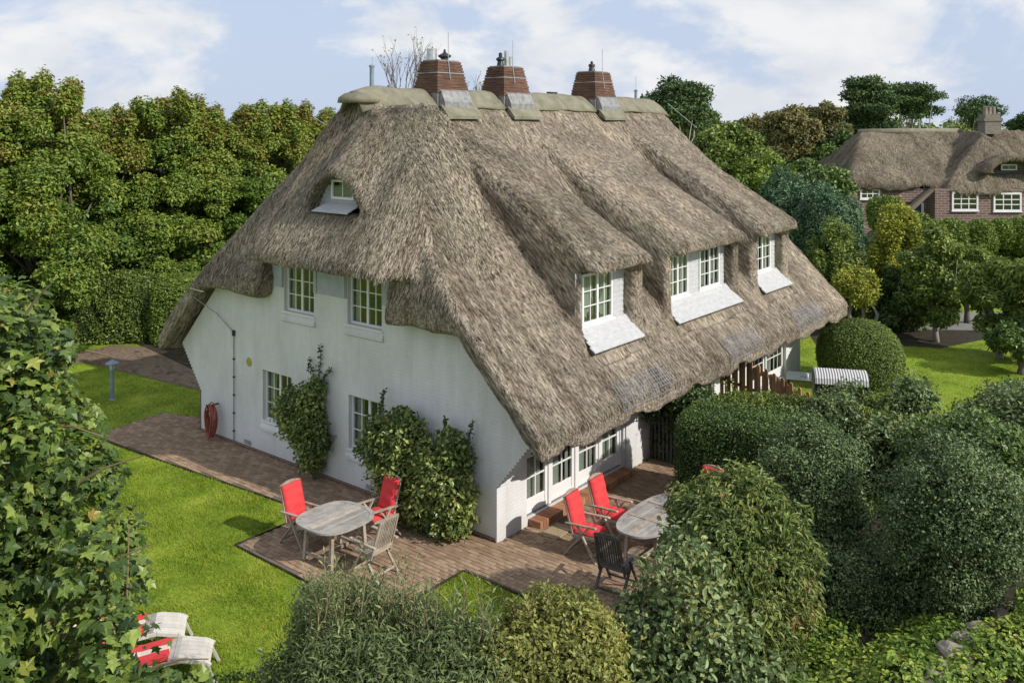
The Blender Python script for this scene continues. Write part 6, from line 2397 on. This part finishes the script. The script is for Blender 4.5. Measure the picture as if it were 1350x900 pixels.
pine('pine_tree', 'dense round headed pine seen right above the far roof corner', 893, 60, 100, 88, 180, 301, pads=40, flat=.7, per=520)
pine('pine_tree', 'flat layered pine with open crown above the far house ridge', 1203, 75, 104, 72, 158, 302, pads=30, flat=.30, per=420)
pine('pine_tree', 'dark pointed pine left of the flat layered one', 1145, 70, 93, 62, 200, 303, pads=60, flat=.5, per=420)
pine('pine_tree', 'small pine behind the far chimney', 1290, 85, 128, 60, 170, 304, pads=24, flat=.5, per=320)
pine('pine_tree', 'small pine at the right edge beyond the far house', 1348, 85, 150, 40, 185, 305, pads=16, flat=.5, per=320)
broad('bronze_tree', 'bronze leaved tree between the round pine and the dark pine', 1035, 62, 128, 90, 240, 'lf_brown', 311, n=46, per=460, leaf=.26, cr=(.3, .6))
broad('bronze_tree', 'greyish bronze tree just left of the pointed pine', 1088, 66, 116, 70, 240, 'lf_brown', 312, n=44, per=430, leaf=.26, cr=(.3, .6))
broad('background_tree', 'olive green rounded tree behind the far thatch slope', 955, 50, 165, 100, 260, 'lf_mid', 313, n=46, per=460, leaf=.22)
broad('background_tree', 'light green tree right of the roof behind the cypresses', 1000, 48, 205, 90, 275, 'lf_hedgeY', 314, n=38, per=420, leaf=.2)
broad('background_tree', 'dark green tree behind the bronze ones', 935, 72, 138, 80, 220, 'lf_hedge', 315, n=40, per=430, leaf=.28)
broad('background_tree', 'dark tree between the bronze tree and the far house', 1110, 60, 165, 90, 290, 'lf_hedge', 316, n=44, per=430, leaf=.26)
broad('background_tree', 'dark green tree behind the blue cypresses', 1060, 52, 205, 100, 300, 'lf_hedge', 317, n=44, per=430, leaf=.24)
broad('background_tree', 'distant tree rising beside the left foot of the thatch hip', 412, 58, 138, 80, 230, 'lf_hedge', 318, n=40, per=430, leaf=.24)


def bare_tree(label, x, d, ytop, w, seed):
    rg = random.Random(seed)
    X = (x - 675) / FPX * d
    zt = CAM_H - (ytop - HOR) / FPX * d
    t = empty('bare_tree', (X, d, 0), 0, label, 'tree', 'thin bare trees behind the ridge')
    mb = MB()
    mb.tube([(0, 0, 0), (.05, 0, 5), (0, 0, 8.2)], [.14, .10, .06], 7)
    ends = []

    def br(p, dirv, L, r, lv):
        q = p + dirv * L
        m = p + dirv * L * .5 + Vector((rg.uniform(-.05, .05), rg.uniform(-.05, .05), 0)) * L
        mb.tube([p, m, q], [r, r * .75, r * .45], 4)
        if lv == 0:
            ends.append(q)
            return
        for k in range(3):
            nd = (dirv + Vector((rg.uniform(-.5, .5), rg.uniform(-.5, .5), rg.uniform(0, .5)))).normalized()
            br(p.lerp(q, rg.uniform(.4, 1)), nd, L * rg.uniform(.55, .8), r * .55, lv - 1)
    H = zt - 8.0
    for k in range(6):
        a = k * 1.1
        br(Vector((0, 0, 7.6)), Vector((math.cos(a) * w, math.sin(a) * w, 1)).normalized(), H * .55, .04, 3)
    mb.build('trunk', M['bark'], t)
    P_ = np.array([tuple(e) for e in ends])
    P_ = P_[np.random.default_rng(seed).random(len(P_)) < .6]
    rgg = np.random.default_rng(seed)
    tt, ss, nr = leaf_frames(P_, unit(rgg.normal(size=P_.shape)), rgg)
    V_, F_, t_ = leaves_mesh(P_, tt, ss, nr, np.full(len(P_), .14), 'rhomb', .6 + .3 * rgg.random(len(P_)))
    np_mesh('last_leaves', V_, F_, M['lf_brown'], t, tint=t_)


bare_tree('thin nearly leafless tree showing left of the nearest chimney', 533, 44, 55, .32, 401)
bare_tree('leafless branches showing between the two near chimneys', 622, 44, 92, .42, 402)

broad('background_tree', 'dark tree filling the space under the pointed pine', 1150, 80, 150, 110, 230, 'lf_hedge', 319, n=40, per=430, leaf=.3)
broad('background_tree', 'low green tree seen over the middle of the far house ridge', 1250, 95, 155, 120, 220, 'lf_mid', 320, n=30, per=400, leaf=.3)
broad('background_tree', 'olive tree beside the round pine', 985, 66, 150, 70, 220, 'lf_brown', 321, n=36, per=430, leaf=.26)

# distant low woods up to the horizon
rg = np.random.default_rng(500)
cc, rr = [], []
for i in range(420):
    d_ = rg.uniform(110, 230)
    X = rg.uniform(-.75, .75) * d_
    cc.append((X, d_, rg.uniform(1.5, 4.5)))
    k = rg.uniform(3.2, 5.5)
    rr.append((k, k, k * .75))
o = foliage('distant_wood', np.array(cc), np.array(rr), 190, 1.3, M['lf_mid'], None, 501, up=.6, jit=.6, tint_c=.4, inner=.05)
tag(o, 'low belt of distant woodland on the horizon', 'woodland', kind='stuff')

print('objects', len(bpy.data.objects), 'tris', sum(sum(len(p.vertices) - 2 for p in m.polygons) if len(m.polygons) < 2000 else len(m.loops) - 2 * len(m.polygons) for m in bpy.data.meshes))
